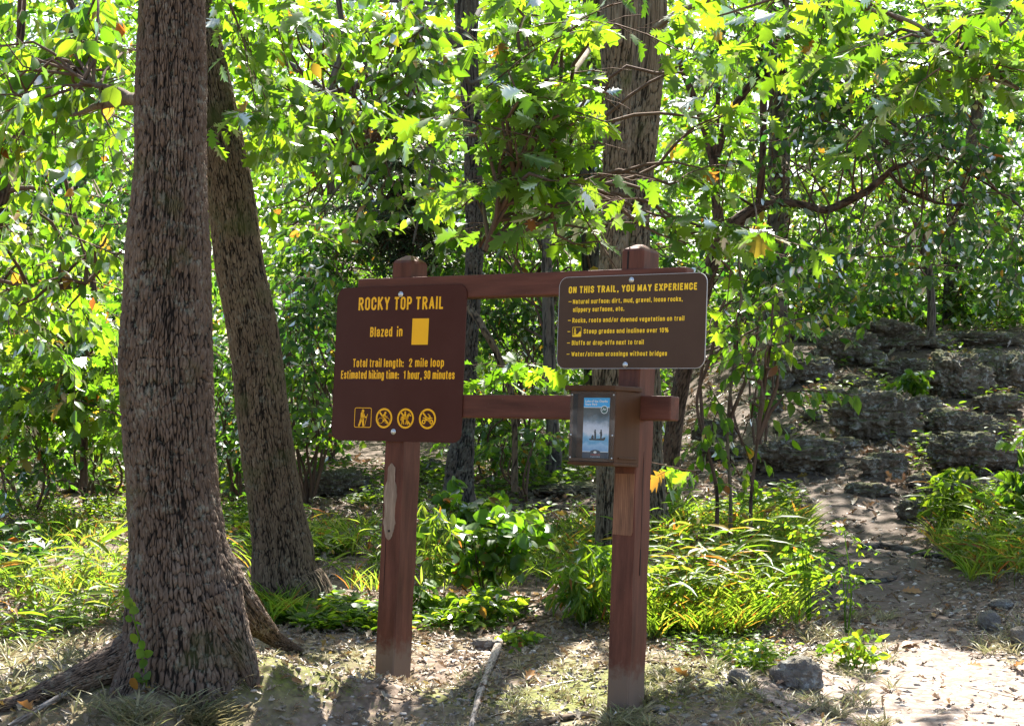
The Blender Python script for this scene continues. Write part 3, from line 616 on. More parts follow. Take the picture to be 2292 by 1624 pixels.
far('forest_tree', 'thin dark curved trunk left of the leaning grey trunk on the slope', [(2085, 700, 19, 9), (2082, 630, 19, 9), (2069, 551, 19, 9), (2051, 494, 19, 8), (2007, 432, 19, 7), (1975, 390, 19, 6)],
    [(1980, 350, 18, 110, 80, 1, 7), (2000, 540, 18, 90, 60, 1, 6), (2060, 440, 18, 80, 60, 1, 5)], seed=43, up=5)
far('forest_tree', 'narrow straight trunk in the gap between dark blocky trunk and twin oak', [(1240, 1030, 15, 17), (1236, 960, 15, 15), (1230, 830, 15, 14), (1226, 640, 15, 13), (1219, 460, 15, 12), (1206, 300, 15, 12), (1192, 200, 15, 11), (1180, 50, 15, 10)],
    [(1180, 620, 16, 120, 60, 1, 8), (1150, 480, 16, 140, 100, 1, 12), (1250, 180, 16, 130, 120, 1.5, 12)], seed=44)
far('forest_tree', 'dark trunk half hidden behind the left stem of the twin oak', [(1330, 900, 17, 24), (1328, 700, 17, 21), (1318, 470, 17, 20), (1315, 364, 17, 21), (1320, 200, 17, 22), (1326, 0, 17, 21)],
    [(1300, 350, 17.5, 140, 140, 1.5, 12), (1450, 600, 17, 120, 100, 1.5, 10)], bm=BARK_C, seed=45)
far('forest_tree', 'dark bent trunk cut off by the left edge of the photo', [(-60, 900, 10.5, 26), (-45, 700, 10.5, 25), (-20, 520, 10.5, 23), (2, 430, 10.5, 20), (22, 365, 10.5, 18), (42, 310, 10.5, 15), (50, 230, 10.5, 13), (45, 100, 10.5, 11)],
    [(120, 620, 10.5, 120, 50, .5, 5), (60, 720, 10.5, 60, 60, .5, 3), (220, 560, 10.2, 40, 60, .4, 3), (30, 500, 10.6, 60, 60, .5, 3)], bm=BARK_E, lm=LEAF_OVAL, tpl=OVAL, size=.1, seed=46, up=4.5, per=9, rad=.25, droop=1.,
    limbs=[[(150, 690, 10.5, 2), (190, 640, 10.4, 3), (150, 480, 10.5, 3), (110, 430, 10.5, 4), (60, 420, 10.5, 5), (10, 430, 10.5, 7)], [(290, 545, 10.2, 2), (240, 590, 10.2, 3), (190, 635, 10.3, 3), (60, 640, 10.4, 4), (-30, 620, 10.5, 5)]])
far('understory_tree', 'thin wavy-stemmed young tree left of the thickest trunk', [(188, 1010, 13, 8), (190, 827, 13, 7.5), (194, 760, 13, 7), (212, 690, 13, 8), (208, 633, 13, 7), (190, 560, 13, 5), (150, 420, 13, 4)],
    [(160, 760, 13, 110, 60, .6, 9), (120, 860, 13, 120, 50, .6, 9), (220, 870, 12.8, 50, 60, .5, 5), (90, 660, 13, 90, 60, .6, 7)], bm=BARK_E, lm=LEAF_OVAL, seed=47, up=3.2, per=9, rad=.28, droop=.9, size=.09)
far('cedar_tree', 'dark feathery cedar showing above the left post, behind the leafy boughs', [(905, 900, 17, 9), (903, 700, 17, 8), (900, 500, 17, 6), (898, 330, 17, 4), (897, 260, 17, 2)],
    [(905, 420, 17, 75, 110, .5, 40), (890, 330, 17, 45, 40, .4, 12), (900, 560, 17, 80, 80, .5, 14)], bm=BARK_E, lm=LEAF_CEDAR, tpl=LANCE, size=.09, seed=48, up=None, per=22, rad=.3, droop=.2, k=9)
far('forest_tree', 'slim trunk in the green depth between leaning oak and left sign', [(728, 960, 20, 10), (726, 700, 20, 10), (735, 560, 20, 10), (742, 400, 20, 10), (740, 200, 20, 9)],
    [(720, 560, 17, 110, 120, 1.5, 20), (660, 760, 16, 90, 90, 1, 14), (800, 660, 18, 70, 60, 1, 8), (700, 330, 19, 110, 100, 1.5, 10)], seed=49)
far('forest_tree', 'distant trunk glimpsed over the middle of the top rail', [(1142, 960, 24, 11), (1140, 700, 24, 11), (1145, 500, 24, 10), (1140, 300, 24, 10)],
    [(1130, 520, 22, 120, 90, 1.5, 18), (1130, 780, 20, 70, 100, 1, 9), (1120, 150, 22, 130, 140, 2, 16)], seed=50)
far('forest_tree', 'slender far trunk in the foliage left of the bent edge tree', [(160, 950, 24, 10), (158, 700, 24, 10), (166, 400, 24, 10), (160, 100, 24, 10)],
    [(120, 450, 20, 150, 130, 1.5, 18), (230, 650, 19, 60, 120, 1, 9), (60, 200, 22, 150, 130, 1.5, 14), (250, 380, 18, 50, 100, 1, 7)], seed=51)
far('forest_tree', 'far thin trunk between the two upper bright gaps at right', [(1990, 700, 30, 9), (1992, 500, 30, 9), (1985, 300, 30, 8)],
    [(1900, 650, 25, 140, 70, 2, 16), (1920, 240, 27, 160, 110, 2, 14), (2200, 650, 25, 110, 70, 2, 12)], seed=52)
far('forest_tree', 'far trunk over the left sign, nearly lost among leaves', [(830, 900, 27, 9), (832, 600, 27, 9), (820, 300, 27, 8)],
    [(830, 640, 24, 130, 80, 2, 12), (610, 560, 24, 80, 200, 2, 16), (800, 180, 26, 160, 130, 2, 14)], seed=53)
far('young_tree', 'whippy young tree with drooping leaves standing right of the trail rules sign', [(1604, 1099, 11, 4), (1590, 1027, 11, 3.5), (1573, 972, 11, 3.4), (1560, 895, 11, 3.2), (1590, 800, 11, 4), (1610, 700, 11, 3)],
    [(1620, 760, 11, 25, 50, .3, 1), (1575, 990, 11, 20, 30, .2, 1)], bm=BARK_E, lm=LEAF_OVAL, tpl=OVAL, size=.08, seed=54, up=2.4, per=8, rad=.2, droop=1.1)
far('young_tree', 'straight grey sapling stem in the middle of three beside the sign', [(1635, 1110, 11.3, 3.8), (1628, 978, 11.3, 3.5), (1633, 895, 11.3, 3.4), (1650, 760, 11.3, 4), (1660, 640, 11.3, 3)],
    [(1690, 700, 11.3, 45, 50, .3, 2), (1640, 950, 11.2, 20, 20, .2, 1)], bm=BARK_D, lm=LEAF_OVAL, tpl=OVAL, size=.08, seed=55, up=2.6, per=8, rad=.2, droop=1.1)
far('young_tree', 'rightmost of three saplings beside the sign, big leaves hanging in tiers', [(1681, 1113, 10.8, 4), (1693, 1005, 10.8, 3.6), (1700, 936, 10.8, 3.4), (1712, 860, 10.8, 4), (1725, 760, 10.8, 3), (1730, 680, 10.8, 2)],
    [(1715, 790, 10.8, 35, 20, .2, 2), (1725, 870, 10.8, 40, 15, .2, 1), (1700, 935, 10.8, 45, 15, .2, 1), (1750, 720, 10.8, 50, 20, .2, 2)], bm=BARK_E, lm=LEAF_OVAL, tpl=OVAL, size=.1, seed=56, up=None, per=5, rad=.16, droop=1.2)

# the green depth: shrubs and saplings one can still tell apart
SHR = [(60, 960, 13.5, 100, 70, 14, 'leafy bush at the far left edge beside the low rocks'), (200, 960, 14, 80, 80, 12, 'leafy bush directly left of the thickest trunk at head height of the rocks'),
       (520, 900, 14, 40, 130, 10, 'narrow strip of bush seen between the two oak trunks'), (690, 900, 14, 60, 90, 12, 'bush between the leaning oak and the left sign'),
       (690, 700, 14, 80, 90, 13, 'tall shrub with drooping leaves right of the leaning oak'), (1110, 940, 15, 60, 60, 8, 'sunlit shrub under the bottom rail beside the dark trunk'),
       (1180, 730, 16, 90, 60, 10, 'shrub filling the opening between the two rails'), (1180, 990, 14, 70, 30, 6, 'low shrub before the rocks under the bottom rail'),
       (1700, 760, 15, 80, 60, 3, 'tangled shrub right of the trail rules sign'), (1850, 690, 23, 120, 40, 14, 'bright bush along the top of the rocky slope'),
       (2060, 690, 24, 120, 40, 14, 'bush on the rim of the slope in front of the leaning grey trunk'), (2240, 700, 24, 90, 50, 10, 'bush on the slope rim at the right edge'),
       (740, 590, 17, 100, 60, 10, 'hazel-like bush left of the left post cap')]
for i, (px, py, Y, hw, hh, n, lab) in enumerate(SHR):
    b0 = D(px, py + hh * .8, Y); b0[2] = float(height(b0[0], b0[1])); t = thing('shrub', lab, 'shrub', b0)
    st = Acc(); tips = []
    for j in range(5):
        e = D(px + rng.uniform(-.8, .8) * hw, py - hh * rng.uniform(.1, .8), Y + rng.uniform(-.3, .3)); m = (b0 + e) / 2 + rng.normal(0, .12, 3)
        st.add(*tube([b0 - [0, 0, .1], b0 * .7 + m * .3 + rng.normal(0, .04, 3), m, e], [.014, .012, .009, .004], 6, .1)); tips += [m, e]
    st.obj('stem', BARK_E, t, b0)
    ac = Acc(); zone(ac, px, py, Y, hw, hh, .6, n, 11, .32, .26, 7, .08, OVAL_S, np.array(tips), droop=.7, twig=.002, rbr=.004)
    ac.obj('foliage', [LEAF_FAR if i % 2 else LEAF_DARK, BARK_E], t, b0)

# far-off woods that read as one mass
def leafcloud(acc, n, px0, px1, py0, py1, Y0, Y1, size, tpl=DIAM, thr=.42, sc=.55, seed=61, droop=.4):
    m = int(n * 2.2); Y = rng.uniform(Y0, Y1, m); px = rng.uniform(px0, px1, m); py = rng.uniform(py0, py1, m)
    P = CAM + np.stack([(px - CX) / F, np.ones(m), (HZ - py) / F], -1) * Y[:, None]
    q = fbm(P * sc, 3, seed) * .5 + .5
    g = height(P[:, 0], P[:, 1], False)
    P = P[(q > thr) & (P[:, 2] > g + .03)][:n]; m = len(P)
    ax = rng.normal(0, 1, (m, 3)) + [0, 0, -droop]; nr = rng.normal(0, .8, (m, 3)) + [0, 0, .5]
    V, T = place_leaves(P, ax, nr, size * rng.uniform(.6, 1.3, m), tpl, rng.uniform(.8, 1.3, m)); acc.add(V, T)
ac = Acc()
leafcloud(ac, 52000, -700, 3000, -500, 1000, 26, 48, .19, thr=.43)
leafcloud(ac, 26000, -600, 2900, 420, 960, 22, 36, .13, thr=.44, seed=66)
leafcloud(ac, 30000, -700, 3000, -700, 420, 24, 40, .16, thr=.42, seed=64)
leafcloud(ac, 30000, -900, 3200, -600, 560, 44, 62, .34, thr=.36, seed=68, sc=.3)
o = ac.obj('distant_woodland', [LEAF_FAR], None, None); tag(o, 'sunlit wall of distant leaves closing the view behind the trees', 'woodland', kind='stuff')
ac = Acc()
leafcloud(ac, 15000, -500, 1500, 600, 1060, 16, 22, .085, OVAL_S, thr=.5, sc=.9, seed=71)
leafcloud(ac, 6000, 1450, 2800, 560, 760, 22.5, 26, .1, OVAL_S, thr=.42, sc=.9, seed=72)
o = ac.obj('undergrowth', [LEAF_FAR], None, None); tag(o, 'mass of leafy undergrowth at the back of the forest floor', 'undergrowth', kind='stuff')

# ---------------------------------------------------------------- rocks
def rock(name, label, px, py, hw, hh, mat=ROCK, rough=.33, cat='rock', group=None, seed=0, flat=1., on=None, sub=5):
    """(px,py) centre of the visible rock, hw/hh half size; it stands where its foot meets the ground"""
    c = hit(px, py + hh) if on is None else np.array(on, float)
    Y = c[1] + hw / F * c[1] * .5; s = Y / F
    bm = bmesh.new(); bmesh.ops.create_icosphere(bm, subdivisions=sub, radius=1)
    V = np.array([v.co[:] for v in bm.verts]); Fc = np.array([[v.index for v in f.verts] for f in bm.faces]); bm.free()
    d = V.copy(); q = d * 1.1 + seed * 7.3
    n = fbm(q, 4, seed, .6); n2 = np.abs(fbm(d * 3.1 + seed, 4, seed + 3, .6)); n3 = fbm(d * 8 + seed, 4, seed + 9, .65); n4 = np.abs(fbm(d * 5.3 + seed, 3, seed + 19, .6))
    rr = 1 + rough * 1.9 * n - rough * 1.1 * n2 + rough * .4 * n3 - rough * .7 * np.clip(.12 - n4, 0, 1) * 4
    lay = np.floor(d[:, 2] * 3.6 + .9 * n + seed); rr = rr + rough * .35 * (_h3(lay.astype(np.int64), lay.astype(np.int64) * 0 + seed, lay.astype(np.int64) * 0, 5) - .5)
    d = np.sign(d) * np.abs(d) ** .93; d = d / np.abs(d).max(0)
    # ledges: flatten to broken facets
    V = d * rr[:, None]; st = 3.2; V[:, 2] = V[:, 2] * .75 + .25 * np.round(V[:, 2] * st + .2 * n) / st
    V[:, 0] *= hw * s; V[:, 1] *= max(hw * .7, hh * .8) * s; V[:, 2] *= hh * s * 1.0 * flat
    a = rng.uniform(-.4, .4); V[:, :2] = V[:, :2] @ np.array([[math.cos(a), -math.sin(a)], [math.sin(a), math.cos(a)]])
    org = np.array([c[0], Y, c[2]]); V[:, 2] += hh * s * .8
    o = fmesh(name, V, Fc, mat, None, True); o.location = org.tolist()
    return tag(o, label, cat, group)
RK = [(1965, 925, 95, 62, 'largest pitted boulder, rounded, left of centre on the rocky slope'), (1790, 1018, 105, 44, 'long low ledge of rough rock left of the path below the big boulder'),
      (1985, 1040, 58, 36, 'crumbled rock just below the big boulder in the middle of the slope'), (2190, 1008, 115, 50, 'wide mossy rock at the right below the big boulder'),
      (2165, 955, 90, 34, 'flat rough rock above the wide mossy one'), (2148, 830, 75, 58, 'peaked boulder high on the slope, right of the mossy slab'),
      (2035, 822, 75, 30, 'moss-topped slab between the upper boulders'), (1895, 775, 75, 45, 'dark craggy boulder under the rim, upper left of slope'),
      (1835, 740, 60, 26, 'small crag at the upper left end of the rim'), (2010, 745, 100, 36, 'dark crag in the middle of the slope rim'),
      (2180, 760, 130, 26, 'long dark overhanging ledge on the rim at right'), (2270, 830, 60, 48, 'boulder cut by the right edge, high on the slope'),
      (1800, 820, 70, 40, 'rock half covered by leaves at the left side of the slope'), (2140, 1103, 78, 36, 'rough grey rock beside the right side of the trail, below the others'),
      (2050, 1140, 40, 26, 'small dark rock at the trail edge beside the rough grey one'), (1950, 1095, 55, 18, 'flat stone lying in the middle of the trail'),
      (1945, 862, 30, 14, 'small reddish stone perched behind the top of the big boulder'), (2075, 905, 50, 24, 'low stone between the big boulder and the peaked one'),
      (2230, 900, 60, 28, 'low broken rock on the slope near the right edge'), (1600, 965, 50, 36, 'dark rock behind the crooked tree foot'),
      (1640, 1010, 60, 22, 'low pale-topped rock behind the three saplings'), (745, 1078, 72, 34, 'brown pitted rock between the leaning oak and the left post'),
      (962, 1052, 38, 28, 'grey rock against the dark trunk, right of the left post'), (1200, 1020, 90, 30, 'dark rock under the bottom rail between the signs'),
      (1270, 1098, 110, 16, 'flat grey stone slab in the litter below the dark rock'), (195, 1078, 62, 22, 'grey rock left of the thickest trunk in the undergrowth'),
      (60, 1098, 38, 13, 'small flat rock at the far left in the undergrowth'), (1310, 1200, 45, 14, 'mossy stone hidden in weeds left of the right post'),
      (1560, 1170, 30, 12, 'little grey stone in the grass right of the right post')]
for i, (px, py, hw, hh, lab) in enumerate(RK):
    rock('rock', lab, px, py, hw, hh, seed=i + 1, sub=6 if hw > 70 else 5)
for i, (px, py, hw, hh) in enumerate([(1730, 905, 40, 20), (1860, 880, 36, 18), (1905, 850, 30, 14), (2110, 930, 34, 18), (2080, 985, 40, 20), (1900, 990, 34, 18), (1870, 1050, 30, 14), (2070, 1075, 36, 16), (2240, 960, 44, 20), (2100, 760, 50, 22), (1960, 800, 34, 20), (2215, 800, 50, 24), (1760, 960, 30, 12), (2010, 970, 28, 14), (1750, 850, 34, 24), (2250, 1080, 44, 20), (2090, 860, 40, 20), (1820, 930, 26, 12)]):
    rock('rock', 'small broken chunk of pitted rock among the boulders of the slope', px, py, hw, hh, seed=70 + i, sub=4, rough=.32, group='broken chunks on the rocky slope')
rock('rock', 'squarish grey stone with lichen in the foreground, right of the right post', 1790, 1505, 56, 44, ROCK2, .17, seed=50)
rock('rock', 'small brown stone beside the squarish grey stone', 1655, 1512, 28, 20, ROCK2, .2, seed=51, sub=4)
rock('rock', 'rounded stone on the right bank of the sunlit path', 2218, 1388, 28, 24, ROCK2, .15, seed=52, sub=4)
rock('rock', 'flat-topped stone at the right edge above the rounded one', 2245, 1352, 32, 14, ROCK2, .15, seed=53, sub=4)
rock('rock', 'brown stone cut by the right edge beside the sunlit path', 2286, 1420, 24, 26, ROCK2, .2, seed=54, sub=4)
rock('rock', 'grey stone in the leaf litter between the posts', 1085, 1440, 34, 14, ROCK2, .25, seed=55, sub=4)
rock('rock', 'pale pebble-like stone at the foot of the right post', 1475, 1585, 24, 8, ROCK2, .15, seed=56, sub=3)

# ---------------------------------------------------------------- the sign frame
TH, AL = R(33.7), R(4.0)
FD = np.array([math.cos(TH), -math.sin(TH), 0]); FB = np.array([math.sin(TH) * math.cos(AL), math.cos(TH) * math.cos(AL), -math.sin(AL)])
FU = np.array([math.sin(TH) * math.sin(AL), math.cos(TH) * math.sin(AL), math.cos(AL)])
FO = D(1384, 1580, 7.03)
def fmat(u, y, v):
    o = FO + FD * u + FB * y + FU * v
    return Matrix(((FD[0], FB[0], FU[0], o[0]), (FD[1], FB[1], FU[1], o[1]), (FD[2], FB[2], FU[2], o[2]), (0, 0, 0, 1)))
fr = thing('sign_frame', 'red-brown painted timber frame of two posts and two rails carrying the signs', 'sign frame', mat=fmat(0, 0, 0))
def post(u, w, dp, h, peak, seed):
    bm = bmesh.new(); n = 60
    x0, x1, y0, y1 = u - w / 2, u + w / 2, .0, dp
    # octagonal-ish section with eased corners, slightly wavy along its height
    c = .005; sec = [(x0 + c, y0), (x1 - c, y0), (x1, y0 + c), (x1, y1 - c), (x1 - c, y1), (x0 + c, y1), (x0, y1 - c), (x0, y0 + c)]
    rings = []
    for i in range(n + 1):
        z = -.35 + (h + .35) * i / n; o = .0016 * math.sin(z * 5 + seed); k = .0012 * math.sin(z * 17 + seed * 3)
        rings.append([bm.verts.new((x + o + k * (1 if x > u else -1), y + k, z)) for x, y in sec])
    for a, b in zip(rings, rings[1:]):
        for j in range(8): bm.faces.new((a[j], a[(j + 1) % 8], b[(j + 1) % 8], b[j]))
    ym = (y0 + y1) / 2; pk = [bm.verts.new((u + (x - u) * .28, ym + (y - ym) * .28, h + (peak - h))) for x, y in sec]
    md = [bm.verts.new((u + (x - u) * .9, ym + (y - ym) * .9, h + (peak - h) * .32)) for x, y in sec]
    for a, b in ((rings[-1], md), (md, pk)):
        for j in range(8): bm.faces.new((a[j], a[(j + 1) % 8], b[(j + 1) % 8], b[j]))
    bm.faces.new(pk); return bmobj('post', bm, WOOD_PAINT, fr)
pr = post(-.006, .098, .125, 1.757, 1.787, 1); pl = post(-1.134, .098, .125, 1.749, 1.785, 4)
def slab(name, x0, x1, y0, y1, z0, z1, mat, parent, bev=.004, wav=0.):
    bm = bmesh.new(); bm_box(bm, x0, x1, y0, y1, z0, z1, bev)
    return bmobj(name, bm, mat, parent)
slab('rail', -1.361, .235, -.006, .062, 1.592, 1.686, RAIL_PAINT, fr, .006)
slab('rail', -1.37, .187, -.006, .065, 1.098, 1.192, RAIL_PAINT, fr, .006)
# checks (long drying cracks) and the bare patches where notices once hung
slab('crack', -.029, -.0225, -.0008, .02, 1.686, 1.7575, DARKC, pr, 0); slab('crack', -.0265, -.0235, .006, .04, 1.757, 1.772, DARKC, pr, 0)
slab('crack', .0425, .0434, .0555, .057, .55, .98, DARKC, pr, 0); slab('crack', .0425, .0436, .053, .0585, .5, .6, DARKC, pr, 0)
slab('crack', -1.155, -1.1535, -.0012, .01, .32, .62, DARKC, pl, 0)
def patch(pts, mat, parent):
    bm = bmesh.new(); vs = [bm.verts.new((x, -.0022, z)) for x, z in pts]; f = bm.faces.new(vs)
    r = bmesh.ops.extrude_face_region(bm, geom=[f]); bmesh.ops.translate(bm, vec=(0, .004, 0), verts=[g for g in r['geom'] if isinstance(g, bmesh.types.BMVert)])
    bmesh.ops.recalc_face_normals(bm, faces=bm.faces); return bmobj('bare_wood_patch', bm, mat, parent)
pts = []
for i in range(44):
    a = i / 44 * 2 * math.pi; z = math.sin(a); x = math.cos(a)
    w = .031 * (abs(x) ** .55) * (1 if x > 0 else -1) * (1 + .12 * math.sin(7 * a) + .06 * math.sin(19 * a)); zz = .74 + .158 * z + .004 * math.sin(13 * a)
    pts.append((-1.139 + w * (1. - .22 * (zz > .82)), zz))
patch(pts, BARE, pl)
patch([(-.052, .655), (.03, .652), (.036, .664), (.037, .89), (-.048, .89), (-.05, .8)], BARE2, pr)
slab('knot', -1.142, -1.133, -.0052, -.001, .612, .622, DARKC, pl, .002)

# ---- flat plates, lettering and pictograms
def rrect(w0, w1, h0, h1, r, n=7):
    P = []
    for cx_, cz_, a0 in ((w1 - r, h1 - r, 0), (w0 + r, h1 - r, 90), (w0 + r, h0 + r, 180), (w1 - r, h0 + r, 270)):
        for i in range(n): a = R(a0 + 90 * i / (n - 1)); P.append((cx_ + r * math.cos(a), cz_ + r * math.sin(a)))
    return P
def extr(name, polys, mat, parent, y0=0., th=.001, holes=None):
    """polys: closed outlines (x,z) extruded from y0 towards the viewer by th; ring = (outer, inner)"""
    bm = bmesh.new()
    for pg in polys:
        if isinstance(pg, tuple) and len(pg) == 2 and isinstance(pg[0], list):
            A, B = pg; n = len(A)
            va, vb, wa, wb = [[bm.verts.new((x, y, z)) for x, z in L] for L, y in ((A, y0 - th), (B, y0 - th), (A, y0), (B, y0))]
            for i in range(n):
                j = (i + 1) % n
                bm.faces.new((va[i], vb[i], vb[j], va[j])); bm.faces.new((va[i], va[j], wa[j], wa[i])); bm.faces.new((vb[j], vb[i], wb[i], wb[j]))
        else:
            a = [bm.verts.new((x, y0 - th, z)) for x, z in pg]; b = [bm.verts.new((x, y0, z)) for x, z in pg]; n = len(pg)
            f = bm.faces.new(a)
            for i in range(n): j = (i + 1) % n; bm.faces.new((a[i], b[i], b[j], a[j]))
            bm.faces.new(list(reversed(b)))
    bmesh.ops.recalc_face_normals(bm, faces=bm.faces)
    bmesh.ops.triangulate(bm, faces=[f for f in bm.faces if len(f.verts) > 4])
    return bmobj(name, bm, mat, parent)
def circ(cx_, cz_, rx, rz=None, n=36, a0=0, a1=360):
    rz = rx if rz is None else rz
    return [(cx_ + rx * math.cos(R(a0 + (a1 - a0) * i / n)), cz_ + rz * math.sin(R(a0 + (a1 - a0) * i / n))) for i in range(n)]
def capsule(x0, z0, x1, z1, r0, r1=None, n=6):
    r1 = r0 if r1 is None else r1; a = math.atan2(z1 - z0, x1 - x0); P = []
    for i in range(n + 1): t = a + math.pi / 2 + math.pi * i / n; P.append((x0 + r0 * math.cos(t), z0 + r0 * math.sin(t)))
    for i in range(n + 1): t = a - math.pi / 2 + math.pi * i / n; P.append((x1 + r1 * math.cos(t), z1 + r1 * math.sin(t)))
    return P
def text_raw(s, bold, sp=1.):
    c = bpy.data.curves.new('lettering', 'FONT'); c.body = s; c.size = 1; c.offset = bold; c.space_character = sp; c.resolution_u = 3
    o = bpy.data.objects.new('lettering', c); COL.objects.link(o); bpy.context.view_layer.update()
    me = bpy.data.meshes.new_from_object(o.evaluated_get(bpy.context.evaluated_depsgraph_get()))
    COL.objects.unlink(o); bpy.data.objects.remove(o); return me
_cap = {}
def text_flat(s, u0, u1, v, cap, mat, parent, y, bold=.0, sp=1., fat=.05):
    if bold not in _cap:
        m = text_raw('H', bold); z = [q.co.y for q in m.vertices]; _cap[bold] = (min(z), max(z) - min(z))
    m = text_raw(s, bold, sp); n = len(m.vertices); co = np.empty(n * 3, np.float32); m.vertices.foreach_get('co', co); co = co.reshape(-1, 3)
    x0, x1 = co[:, 0].min(), co[:, 0].max(); z0, ch = _cap[bold]
    X = u0 + (co[:, 0] - x0) / (x1 - x0) * (u1 - u0); Z = v + (co[:, 1] - z0) / ch * cap
    m.vertices.foreach_set('co', np.stack([X, np.full(n, y), Z], -1).astype(np.float32).ravel()); m.update()
    m.calc_loop_triangles(); tr = np.empty(len(m.loop_triangles) * 3, np.int32); m.loop_triangles.foreach_get('vertices', tr); tr = tr.reshape(-1, 3)
    d = cap * fat; Vs = []; Ts = []       # heavier uprights: the strokes are widened sideways
    for q, (e, ez) in enumerate([(a_, b_) for a_ in (-1, -.33, .33, 1) for b_ in (-.5, .5)]):
        kx = (u1 - u0 - 2 * d) / (u1 - u0); Vs.append(np.stack([u0 + d + (X - u0) * kx + e * d, np.full(n, y - .00005 * q), Z + ez * d * .6], -1)); Ts.append(tr + n * q)
    bpy.data.meshes.remove(m); return fmesh('lettering', np.concatenate(Vs), np.concatenate(Ts), mat, parent)
def _a(cx_, cz_, rx, rz, a0, a1, n=9): return [(cx_ + rx * math.cos(R(a0 + (a1 - a0) * i / n)), cz_ + rz * math.sin(R(a0 + (a1 - a0) * i / n))) for i in range(n + 1)]
X_ = .74
def _ring(w, z0, z1): r = w / 2; q = min(.2, (z1 - z0) / 2); return _a(r, z1 - q, r, q, 0, 180) + _a(r, z0 + q, r, q, 180, 360) + [(w, z1 - q)]
def _glyphs():
    G = {}; W_ = .34; h = W_ / 2; l = .3; lh = l / 2
    st = [(0, 0), (0, 1)]
    G['A'] = (.38, [[(0, 0), (.19, 1), (.38, 0)], [(.07, .3), (.31, .3)]])
    G['B'] = (W_, [st, [(0, 1)] + _a(.17, .77, .15, .23, 90, -90) + [(0, .54)], [(.1, .54)] + _a(.17, .27, .17, .27, 90, -90) + [(0, 0)]])
    G['C'] = (W_, [[(W_, .68)] + _a(h, .8, h, .2, 0, 180) + _a(h, .2, h, .2, 180, 360) + [(W_, .32)]])
    G['E'] = (.29, [[(.29, 1), (0, 1), (0, 0), (.29, 0)], [(0, .52), (.25, .52)]])
    G['H'] = (W_, [st, [(W_, 0), (W_, 1)], [(0, .52), (W_, .52)]])
    G['I'] = (0, [st]); G['l'] = (0, [st])
    G['K'] = (.36, [st, [(.34, 1), (0, .42)], [(.11, .58), (.36, 0)]])
    G['L'] = (.27, [[(0, 1), (0, 0), (.27, 0)]])
    G['M'] = (.46, [[(0, 0), (0, 1), (.23, .12), (.46, 1), (.46, 0)]])
    G['N'] = (W_, [[(0, 0), (0, 1), (W_, 0), (W_, 1)]])
    G['O'] = (W_, [_ring(W_, 0, 1)]); G['0'] = (.32, [_ring(.32, 0, 1)])
    G['P'] = (W_, [st, [(0, 1)] + _a(.17, .74, .17, .26, 90, -90) + [(0, .48)]])
    G['R'] = (.35, [st, [(0, 1)] + _a(.17, .75, .16, .25, 90, -90) + [(0, .5)], [(.17, .5), (.35, 0)]])
    G['S'] = (W_, [[(W_, .74)] + _a(h, .78, h, .22, 0, 180) + [(.03, .66), (.31, .36)] + _a(h, .22, h, .22, 10, -180) + [(0, .27)]])
    G['T'] = (.36, [[(0, 1), (.36, 1)], [(.18, 1), (.18, 0)]])
    G['U'] = (W_, [[(0, 1)] + _a(h, .2, h, .2, 180, 360) + [(W_, 1)]])
    G['W'] = (.56, [[(0, 1), (.14, 0), (.28, .9), (.42, 0), (.56, 1)]])
    G['X'] = (.37, [[(0, 0), (.37, 1)], [(0, 1), (.37, 0)]])
    G['Y'] = (.38, [[(0, 1), (.19, .45), (.38, 1)], [(.19, .45), (.19, 0)]])
    ls = [(0, 0), (0, X_)]; arch = [(0, X_ - .2)] + _a(lh, X_ - .17, lh, .17, 180, 0) + [(l, 0)]
    G['a'] = (l, [[(.01, .58)] + _a(lh, X_ - .15, lh, .15, 170, 0) + [(l, 0)], [(l, .42)] + _a(lh, .21, lh, .21, 80, 280) + [(l, .12)]])
    G['b'] = (l, [st, _ring(l, 0, X_)]); G['d'] = (l, [[(l, 0), (l, 1)], _ring(l, 0, X_)])
    G['c'] = (l, [[(l, .5)] + _a(lh, X_ - .18, lh, .18, 0, 180) + _a(lh, .18, lh, .18, 180, 360) + [(l, .25)]])
    G['e'] = (l, [[(.02, .39), (l, .39)] + _a(lh, X_ - .18, lh, .18, 0, 180) + _a(lh, .18, lh, .18, 180, 350)])
    G['f'] = (.22, [[(.22, 1)] + _a(.17, .84, .09, .16, 90, 180) + [(.08, 0)], [(0, X_), (.2, X_)]])
    G['g'] = (l, [_ring(l, 0, X_), [(l, X_), (l, -.1)] + _a(lh, -.1, lh, .15, 0, -160)])
    G['h'] = (l, [st, arch]); G['n'] = (l, [ls, arch]); G['i'] = (0, [[(0, 0), (0, .66)], [(0, 1.0), (0, 1.05)]])
    G['k'] = (l, [st, [(l, X_), (0, .28)], [(.09, .42), (.3, 0)]])
    G['m'] = (.52, [ls, [(0, X_ - .2)] + _a(.13, X_ - .16, .13, .16, 180, 0) + [(.26, 0)], [(.26, X_ - .2)] + _a(.39, X_ - .16, .13, .16, 180, 0) + [(.52, 0)]])
    G['o'] = (l, [_ring(l, 0, X_)]); G['p'] = (l, [[(0, -.25), (0, X_)], _ring(l, 0, X_)])
    G['r'] = (.2, [ls, [(0, X_ - .22)] + _a(.16, X_ - .2, .16, .2, 180, 80)])
    G['s'] = (.27, [[(.26, .55)] + _a(.135, .59, .13, .15, 0, 180) + [(.03, .5), (.25, .27)] + _a(.135, .16, .135, .16, 10, -180) + [(0, .2)]])
    G['t'] = (.2, [[(.07, .96)] + _a(.16, .12, .09, .12, 180, 280), [(0, X_), (.2, X_)]])
    G['u'] = (l, [[(0, X_)] + _a(lh, .17, lh, .17, 180, 360) + [(l, .2)], [(l, X_), (l, 0)]])
